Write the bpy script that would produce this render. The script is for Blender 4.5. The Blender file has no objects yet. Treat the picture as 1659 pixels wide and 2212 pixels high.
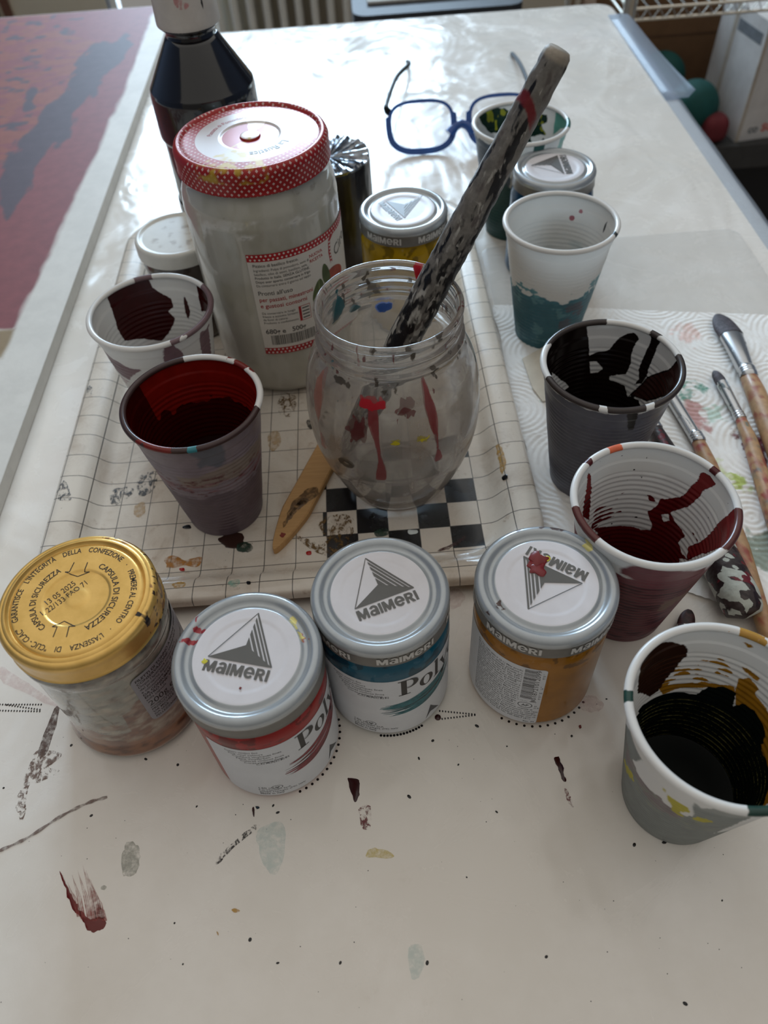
import bpy, bmesh, math, random
import numpy as np
from mathutils import Matrix, Vector

# ------------------------------------------------------------------ scene, camera, light
scene = bpy.context.scene
col = scene.collection
TZ = 0.75            # height of the table top above the floor (m)
MM = 0.001
PI = math.pi

F_PX = 1650.13
PITCH, ROLL, CAM_H = 0.883048532, -0.0770508393, 387.413
cp, sp = math.cos(PITCH), math.sin(PITCH)
fw = Vector((0, cp, -sp)); rt = Vector((1, 0, 0)); up = rt.cross(fw)
c_, s_ = math.cos(ROLL), math.sin(ROLL)
rt2 = rt*c_ + up*s_; up2 = up*c_ - rt*s_
cd = bpy.data.cameras.new('camera'); cam = bpy.data.objects.new('camera', cd); col.objects.link(cam)
cam.matrix_world = Matrix(((rt2.x, up2.x, -fw.x, 0), (rt2.y, up2.y, -fw.y, 0), (rt2.z, up2.z, -fw.z, CAM_H*MM + TZ), (0, 0, 0, 1)))
cd.sensor_fit = 'VERTICAL'; cd.sensor_height = 24.0; cd.lens = F_PX*24.0/2212
cd.clip_start = 0.02; cd.clip_end = 60
cd.dof.use_dof = True; cd.dof.focus_distance = 0.40; cd.dof.aperture_fstop = 6.5
scene.camera = cam

vs = scene.view_settings
vs.view_transform = 'Standard'; vs.look = 'None'; vs.gamma = 1.0; vs.exposure = 0.0
vs.use_curve_mapping = False
scene.cycles.max_bounces = 10; scene.cycles.transmission_bounces = 10; scene.cycles.transparent_max_bounces = 12
scene.cycles.caustics_reflective = False
scene.cycles.sample_clamp_indirect = 6.0

w = bpy.data.worlds.new('room_light'); scene.world = w; w.use_nodes = True
nt = w.node_tree; bg = nt.nodes['Background']
# soft light of the white room behind the viewer; a little cooler from above
tc = nt.nodes.new('ShaderNodeTexCoord'); sx = nt.nodes.new('ShaderNodeSeparateXYZ'); rp = nt.nodes.new('ShaderNodeValToRGB')
nt.links.new(tc.outputs['Generated'], sx.inputs[0]); nt.links.new(sx.outputs['Z'], rp.inputs[0])
rp.color_ramp.elements[0].position = 0.0; rp.color_ramp.elements[0].color = (.16, .155, .145, 1)
rp.color_ramp.elements[1].position = 0.9; rp.color_ramp.elements[1].color = (.66, .64, .60, 1)
mr = nt.nodes.new('ShaderNodeMapRange'); nt.links.new(sx.outputs['Y'], mr.inputs[0]); mr.inputs[1].default_value = -1; mr.inputs[2].default_value = .6
mr.inputs[3].default_value = .38; mr.inputs[4].default_value = .80
vm = nt.nodes.new('ShaderNodeVectorMath'); vm.operation = 'SCALE'; nt.links.new(rp.outputs[0], vm.inputs[0]); nt.links.new(mr.outputs[0], vm.inputs['Scale'])
nt.links.new(vm.outputs[0], bg.inputs[0]); bg.inputs[1].default_value = 1.85

def area(name, loc, target, sx_, sy_, power, color):
    l = bpy.data.lights.new(name, 'AREA'); l.shape = 'RECTANGLE'; l.size = sx_; l.size_y = sy_; l.energy = power; l.color = color
    o = bpy.data.objects.new(name, l); col.objects.link(o); o.location = loc
    d = Vector(target) - Vector(loc); o.rotation_euler = d.to_track_quat('-Z', 'Y').to_euler()
    return o
# daylight outside the far window and the glazed balcony door
area('window_daylight', (-0.16, 3.05, TZ+1.02), (-0.16, 0.0, TZ+1.02), 1.10, 1.10, 92, (.58, .79, 1.0))
area('balcony_daylight', (-0.86, 3.05, TZ+0.43), (-0.86, 0.0, TZ+0.43), 0.54, 2.2, 28, (.62, .81, 1.0))

# ------------------------------------------------------------------ helpers
def S(v): return np.asarray(v, float)*MM

class MB:
    """collects faces (mm) with material slots and builds ONE mesh object"""
    def __init__(s): s.v = []; s.f = []; s.m = []; s.n = 0; s.attr = {}
    def add(s, V, F, mi=0, attrs=None):
        V = np.asarray(V, float).reshape(-1, 3)
        for k in set(s.attr) | set(attrs or {}):
            s.attr.setdefault(k, np.full(s.n, -9.0))
            s.attr[k] = np.concatenate([s.attr[k], (attrs or {}).get(k, np.full(len(V), -9.0))])
        s.v.append(V); s.f += [tuple(int(i)+s.n for i in f) for f in F]
        s.m += ([mi]*len(F) if isinstance(mi, int) else list(mi)); s.n += len(V)
    def build(s, name, mats, parent=None, loc=None, smooth=True, ang=40):
        me = bpy.data.meshes.new(name)
        V = np.concatenate(s.v)*MM
        me.from_pydata(V.tolist(), [], s.f)
        for m in (mats if isinstance(mats, (list, tuple)) else [mats]): me.materials.append(m)
        me.polygons.foreach_set('material_index', s.m)
        if smooth:
            me.polygons.foreach_set('use_smooth', [True]*len(s.f)); me.set_sharp_from_angle(angle=math.radians(ang))
        for k, a in s.attr.items():
            at = me.attributes.new(k, 'FLOAT', 'POINT'); at.data.foreach_set('value', a.astype(np.float32))
        me.update()
        o = bpy.data.objects.new(name, me); col.objects.link(o)
        if parent: o.parent = parent
        if loc is not None: o.location = (loc[0]*MM, loc[1]*MM, loc[2]*MM + (0 if parent else TZ))
        return o

def tag(o, label=None, cat=None, group=None, kind=None):
    for k, v in (('label', label), ('category', cat), ('group', group), ('kind', kind)):
        if v: o[k] = v
    return o
def thing(name, x, y, z, label, cat, group=None, rz=0):
    o = bpy.data.objects.new(name, None); col.objects.link(o); o.empty_display_size = .02
    o.location = (x*MM, y*MM, z*MM+TZ); o.rotation_euler = (0, 0, rz)
    return tag(o, label, cat, group)

def lathe(prof, M, closed=False):
    """prof [(r,z)..] -> V,F and theta(deg),z,index arrays; both ends at r=0 get tiny caps"""
    P = np.array(prof, float); N = len(P)
    th = np.linspace(0, 2*PI, M, endpoint=False)
    R = P[:, 0][:, None]; Z = np.repeat(P[:, 1][:, None], M, 1)
    V = np.stack([R*np.cos(th), R*np.sin(th), Z], -1).reshape(-1, 3)
    i = np.arange(N-1 if not closed else N)[:, None]; j = np.arange(M)[None]
    a = i*M+j; b = i*M+(j+1) % M; i2 = (i+1) % N; c = i2*M+(j+1) % M; d = i2*M+j
    F = np.stack([a, b, c, d], -1).reshape(-1, 4)
    TH = np.repeat(np.degrees(th)[None], N, 0).reshape(-1); IX = np.repeat(np.arange(N)[:, None], M, 1).reshape(-1)
    return V, F.tolist(), TH, Z.reshape(-1), IX

def dense(prof, step):
    out = [prof[0]]
    for a, b in zip(prof, prof[1:]):
        n = max(1, int(math.hypot(b[0]-a[0], b[1]-a[1])/step))
        out += [(a[0]+(b[0]-a[0])*k/n, a[1]+(b[1]-a[1])*k/n) for k in range(1, n+1)]
    return out

def _h(ix, iy, iz, seed):
    n = (ix*374761393 + iy*668265263 + iz*2147483647 + seed*1274126177) & 0xffffffff
    n = ((n ^ (n >> 13))*1274126177) & 0xffffffff
    return ((n ^ (n >> 16)) & 0xffff)/65535.0
def vn(x, y, z=0.0, seed=0):
    x, y, z = np.broadcast_arrays(np.asarray(x, float), np.asarray(y, float), np.asarray(z, float))
    fx, fy, fz = np.floor(x), np.floor(y), np.floor(z); u, v, t = x-fx, y-fy, z-fz
    ix, iy, iz = fx.astype(np.int64), fy.astype(np.int64), fz.astype(np.int64)
    u, v, t = u*u*(3-2*u), v*v*(3-2*v), t*t*(3-2*t)
    r = 0
    for a in (0, 1):
        for b in (0, 1):
            for c in (0, 1):
                r = r + _h(ix+a, iy+b, iz+c, seed)*(u if a else 1-u)*(v if b else 1-v)*(t if c else 1-t)
    return r*2-1
def fbm(x, y, z=0.0, seed=0, o=4):
    return sum(vn(np.asarray(x)*2**k, np.asarray(y)*2**k, np.asarray(z)*2**k, seed+k*7)/2**k for k in range(o))

def sdpoly(X, Y, poly):
    """signed distance to a polygon, positive inside"""
    p = np.array(poly, float); n = len(p); d = np.full(X.shape, 1e9); ins = np.zeros(X.shape, bool)
    for i in range(n):
        a = p[i]; b = p[(i+1) % n]; e = b-a; L = max(e@e, 1e-9)
        t = np.clip(((X-a[0])*e[0]+(Y-a[1])*e[1])/L, 0, 1)
        d = np.minimum(d, np.hypot(X-a[0]-t*e[0], Y-a[1]-t*e[1]))
        if a[1] != b[1]:
            cond = ((a[1] > Y) != (b[1] > Y)) & (X < (b[0]-a[0])*(Y-a[1])/(b[1]-a[1])+a[0]); ins ^= cond
    return np.where(ins, d, -d)
def wrapd(t, t0): return (np.asarray(t)-t0+180) % 360-180
def thpoly(TH, Z, poly, k=.56, ref=None):
    """signed distance to a polygon given as (theta deg, z mm) on a wall of revolution"""
    if ref is None:
        a = np.radians([p[0] for p in poly]); ref = math.degrees(math.atan2(np.sin(a).mean(), np.cos(a).mean()))
    q = [(float(wrapd(p[0], ref))*k, p[1]) for p in poly]
    return sdpoly(wrapd(TH, ref)*k, np.asarray(Z), q)

# ---- flat shapes (text, outlines) that get laid on planes or wrapped round jars
_tc = {}
def text2d(s, size=1.0, bold=0.0, align='LEFT', res=3, fit=None):
    key = (s, bold, res)
    if key not in _tc:
        c = bpy.data.curves.new('t', 'FONT'); c.body = s; c.size = 1.0; c.offset = bold; c.resolution_u = res; c.fill_mode = 'FRONT'
        o = bpy.data.objects.new('t', c); col.objects.link(o); bpy.context.view_layer.update()
        me = o.to_mesh(); V = np.array([v.co[:2] for v in me.vertices]).reshape(-1, 2); F = [tuple(p.vertices) for p in me.polygons]
        o.to_mesh_clear(); bpy.data.objects.remove(o); bpy.data.curves.remove(c); _tc[key] = (V, F)
    V, F = _tc[key]; V = V.copy()*size
    if len(V) == 0: return V, F
    if fit: V[:, 0] = (V[:, 0]-V[:, 0].min())*fit/max(1e-9, np.ptp(V[:, 0]))
    if align == 'CENTER': V[:, 0] -= (V[:, 0].min()+V[:, 0].max())/2
    return V, F
def join2(items):
    V = []; F = []; n = 0
    for v, f in items:
        v = np.asarray(v, float); V.append(np.column_stack([v, np.zeros(len(v))]) if v.shape[1] == 2 else v); F += [tuple(i+n for i in q) for q in f]; n += len(V[-1])
    return np.concatenate(V), F
def mv(sh, dx=0, dy=0, sx=1, sy=1, rot=0):
    V = np.asarray(sh[0], float); x, y = V[:, 0]*sx, V[:, 1]*sy; c, s = math.cos(rot), math.sin(rot)
    return np.column_stack([x*c-y*s+dx, x*s+y*c+dy, V[:, 2] if V.shape[1] > 2 else np.zeros(len(V))]), sh[1]
def layers2(items, dz=.006):
    """join overlapping pieces of a letter, each a hair above the one before"""
    return join2([(np.column_stack([np.asarray(v, float)[:, :2], np.full(len(v), dz*i)]), f) for i, (v, f) in enumerate(items)])
def poly2(p): return np.array(p, float), [tuple(range(len(p)))]
def rect2(x0, y0, x1, y1): return poly2([(x0, y0), (x1, y0), (x1, y1), (x0, y1)])
def strip2(pts, w):
    pts = np.array(pts, float); w = np.broadcast_to(w, len(pts)); t = np.gradient(pts, axis=0); n = np.stack([-t[:, 1], t[:, 0]], 1)
    n /= np.linalg.norm(n, axis=1)[:, None]+1e-9; A = pts+n*w[:, None]/2; B = pts-n*w[:, None]/2; k = len(pts)
    return np.concatenate([A, B]), [(i, i+k, i+k+1, i+1) for i in range(k-1)]
def ring2(cx, cy, a, b, ai, bi, t0=0, t1=360, n=28):
    t = np.radians(np.linspace(t0, t1, n+1)); O = np.stack([cx+a*np.cos(t), cy+b*np.sin(t)], 1); I = np.stack([cx+ai*np.cos(t), cy+bi*np.sin(t)], 1)
    return np.concatenate([O, I]), [(i, i+1, i+n+2, i+n+1) for i in range(n)]
def rrect2(x0, y0, x1, y1, r, n=5):
    p = []
    for cx, cy, a in ((x1-r, y0+r, -90), (x1-r, y1-r, 0), (x0+r, y1-r, 90), (x0+r, y0+r, 180)):
        p += [(cx+r*math.cos(math.radians(a+90*k/n)), cy+r*math.sin(math.radians(a+90*k/n))) for k in range(n+1)]
    return poly2(p)
def sliced(sh, step):
    """cut a flat shape along x so that it can bend round a cylinder"""
    bm = bmesh.new(); vs_ = [bm.verts.new((q[0], q[1], q[2] if len(q) > 2 else 0)) for q in np.asarray(sh[0])]
    for f in sh[1]:
        try: bm.faces.new([vs_[i] for i in f])
        except ValueError: pass
    x0, x1 = sh[0][:, 0].min(), sh[0][:, 0].max(); k = math.ceil(x0/step)
    while k*step < x1:
        bmesh.ops.bisect_plane(bm, geom=bm.verts[:]+bm.edges[:]+bm.faces[:], plane_co=(k*step, 0, 0), plane_no=(1, 0, 0)); k += 1
    bmesh.ops.triangulate(bm, faces=[f for f in bm.faces if len(f.verts) > 4])
    bm.verts.index_update(); V = np.array([v.co[:3] for v in bm.verts]); F = [tuple(v.index for v in f.verts) for f in bm.faces]; bm.free()
    return V, F
def wrap(sh, r, th0, z0, step=1.6, rz=None):
    """x -> arc length from th0 (deg), y -> height; r may be a function of z"""
    V, F = sliced(sh, step); t = math.radians(th0)+V[:, 0]/(r if not callable(r) else rz); z = V[:, 1]+z0
    R = r+V[:, 2]
    return np.stack([R*np.cos(t), R*np.sin(t), z], 1), F
def flat(sh, z): V = np.asarray(sh[0]); return np.column_stack([V[:, :2], z+(V[:, 2] if V.shape[1] > 2 else np.zeros(len(V)))]), sh[1]

# ---- solids
def box(x0, y0, z0, x1, y1, z1):
    V = [(x, y, z) for z in (z0, z1) for y in (y0, y1) for x in (x0, x1)]
    return V, [(0, 2, 3, 1), (4, 5, 7, 6), (0, 1, 5, 4), (2, 6, 7, 3), (0, 4, 6, 2), (1, 3, 7, 5)]
def tube(pts, rad, n=12, caps=True, flat_=None):
    """swept tube through 3-D points; flat_ scales the second cross axis per point"""
    P = np.array(pts, float); rad = np.broadcast_to(np.asarray(rad, float), len(P)); T = np.gradient(P, axis=0); T /= np.linalg.norm(T, axis=1)[:, None]
    fl = np.ones(len(P)) if flat_ is None else np.broadcast_to(np.asarray(flat_, float), len(P))
    V = []; ref = np.array([0, 0, 1.0]) if abs(T[0][2]) < .9 else np.array([0, 1.0, 0])
    for p, t, r, q in zip(P, T, rad, fl):
        a = np.cross(t, ref); a /= np.linalg.norm(a); b = np.cross(a, t)
        for k in range(n):
            g = 2*PI*k/n; V.append(p+r*(a*math.cos(g)+b*math.sin(g)*q))
    F = [(i*n+k, i*n+(k+1) % n, (i+1)*n+(k+1) % n, (i+1)*n+k) for i in range(len(P)-1) for k in range(n)]
    if caps: F += [tuple(range(n))[::-1], tuple(range((len(P)-1)*n, len(P)*n))]
    return np.array(V), F
def catmull(pts, n=6):
    P = [np.array(p, float) for p in pts]; P = [2*P[0]-P[1]]+P+[2*P[-1]-P[-2]]; out = []
    for i in range(1, len(P)-2):
        for k in range(n):
            t = k/n; out.append(.5*((2*P[i])+(P[i+1]-P[i-1])*t+(2*P[i-1]-5*P[i]+4*P[i+1]-P[i+2])*t*t+(3*P[i]-P[i-1]-3*P[i+1]+P[i+2])*t**3))
    out.append(P[-2]); return np.array(out)

# ------------------------------------------------------------------ materials
def hexc(r, g, b):
    return tuple(((c/255)/12.92 if c <= 10 else (((c/255)+.055)/1.055)**2.4) for c in (r, g, b))+(1,)
class NT:
    def __init__(s, name):
        s.m = bpy.data.materials.new(name); s.m.use_nodes = True; s.t = s.m.node_tree; s.t.nodes.clear()
        s.out = s.n('OutputMaterial')
    def n(s, k): return s.t.nodes.new('ShaderNode'+k)
    def set(s, sock, v):
        if hasattr(v, 'is_linked') or hasattr(v, 'links'): s.t.links.new(v, sock)
        else: sock.default_value = v
    def math(s, op, a, b=0.0, c=0.0, clamp=False):
        m = s.n('Math'); m.operation = op; m.use_clamp = clamp; s.set(m.inputs[0], a); s.set(m.inputs[1], b)
        if op in ('MULTIPLY_ADD', 'COMPARE', 'SMOOTH_MIN'): s.set(m.inputs[2], c)
        return m.outputs[0]
    def mix(s, f, a, b, mode='MIX'):
        m = s.n('Mix'); m.data_type = 'RGBA'; m.blend_type = mode; s.set(m.inputs[0], f); s.set(m.inputs[6], a); s.set(m.inputs[7], b); return m.outputs[2]
    def attr(s, name):
        a = s.n('Attribute'); a.attribute_name = name; return a.outputs['Fac']
    def step(s, v, lo, hi):
        m = s.n('MapRange'); m.interpolation_type = 'SMOOTHSTEP'; s.set(m.inputs[0], v); m.inputs[1].default_value = lo; m.inputs[2].default_value = hi; return m.outputs[0]
    def coord(s, kind='Object'):
        return s.n('TexCoord').outputs[kind]
    def noise(s, vec, scale, detail=4, rough=.5, dist=0.0):
        m = s.n('TexNoise'); s.set(m.inputs['Vector'], vec); m.inputs['Scale'].default_value = scale; m.inputs['Detail'].default_value = detail
        m.inputs['Roughness'].default_value = rough; m.inputs['Distortion'].default_value = dist; return m.outputs['Fac']
    def scale(s, vec, v):
        m = s.n('Mapping'); s.set(m.inputs[0], vec); m.inputs['Scale'].default_value = v; return m.outputs[0]
    def bump(s, h, strength, dist=.001):
        m = s.n('Bump'); m.inputs['Strength'].default_value = strength; m.inputs['Distance'].default_value = dist; s.set(m.inputs['Height'], h); return m.outputs[0]
    def bsdf(s, color, rough=.5, metal=0.0, coat=0.0, normal=None, trans=0.0, ior=1.45, spec=.5, sub=0.0, alpha=1.0, croughness=.05):
        b = s.n('BsdfPrincipled'); s.set(b.inputs['Base Color'], color); s.set(b.inputs['Roughness'], rough); s.set(b.inputs['Metallic'], metal)
        s.set(b.inputs['Coat Weight'], coat); b.inputs['Coat Roughness'].default_value = croughness; b.inputs['IOR'].default_value = ior
        s.set(b.inputs['Transmission Weight'], trans); s.set(b.inputs['Alpha'], alpha); b.inputs['Specular IOR Level'].default_value = spec
        if sub: b.inputs['Subsurface Weight'].default_value = sub; b.inputs['Subsurface Radius'].default_value = (.004, .004, .004); b.inputs['Subsurface Scale'].default_value = 1.0
        if normal is not None: s.set(b.inputs['Normal'], normal)
        return b.outputs[0]
    def mixs(s, f, a, b):
        m = s.n('MixShader'); s.set(m.inputs[0], f); s.set(m.inputs[1], a); s.set(m.inputs[2], b); return m.outputs[0]
    def translucent(s, color):
        m = s.n('BsdfTranslucent'); s.set(m.inputs[0], color); return m.outputs[0]
    def transparent(s, color=(1, 1, 1, 1)):
        m = s.n('BsdfTransparent'); s.set(m.inputs[0], color); return m.outputs[0]
    def done(s, sh): s.t.links.new(sh, s.out.inputs[0]); return s.m

def simple(name, color, rough=.5, metal=0.0, coat=0.0, var=.08, scale=60, bump=0.0, spec=.5, alpha=1.0):
    n = NT(name); c = n.coord(); f = n.noise(c, scale, 5, .6)
    dark = tuple(x*(1-var*2) for x in color[:3])+(1,); lite = tuple(min(1, x*(1+var)) for x in color[:3])+(1,)
    cl = n.mix(n.step(f, .3, .7), dark, lite)
    nm = n.bump(n.noise(c, scale*4, 4), bump, .0006) if bump else None
    return n.done(n.bsdf(cl, rough, metal, coat, nm, spec=spec, alpha=alpha))

def layered(name, base, layers, rough=.35, coat=.0, metal=0.0, trans=0.0, var=.05, scale=80, bump=0.0, spec=.5, soft=.25):
    """base colour with painted layers; layer = (attribute, colour[, roughness]) laid on where the attribute > 0"""
    n = NT(name); c = n.coord(); f = n.noise(c, scale, 5, .6)
    cl = n.mix(n.step(f, .3, .7), tuple(x*(1-2*var) for x in base[:3])+(1,), base); rg = rough; fine = n.math('MULTIPLY', n.math('SUBTRACT', n.noise(c, 900, 4, .7), .5), 1.2)
    for L in layers:
        k = n.step(n.math('ADD', n.attr(L[0]), fine), -soft, soft)
        col2 = n.mix(n.noise(c, scale*2, 3), tuple(x*.75 for x in L[1][:3])+(1,), tuple(min(1, x*1.2) for x in L[1][:3])+(1,))
        cl = n.mix(k, cl, col2)
        if len(L) > 2: mm = n.n('Mix'); n.set(mm.inputs[0], k); n.set(mm.inputs[2], rg); n.set(mm.inputs[3], L[2]); rg = mm.outputs[0]
    nm = n.bump(n.noise(c, 300, 5), bump, .0004) if bump else None
    sh = n.bsdf(cl, rg, metal, coat, nm, spec=spec)
    if trans:
        sh = n.mixs(trans, sh, n.translucent(cl))
    return n.done(sh)

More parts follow.
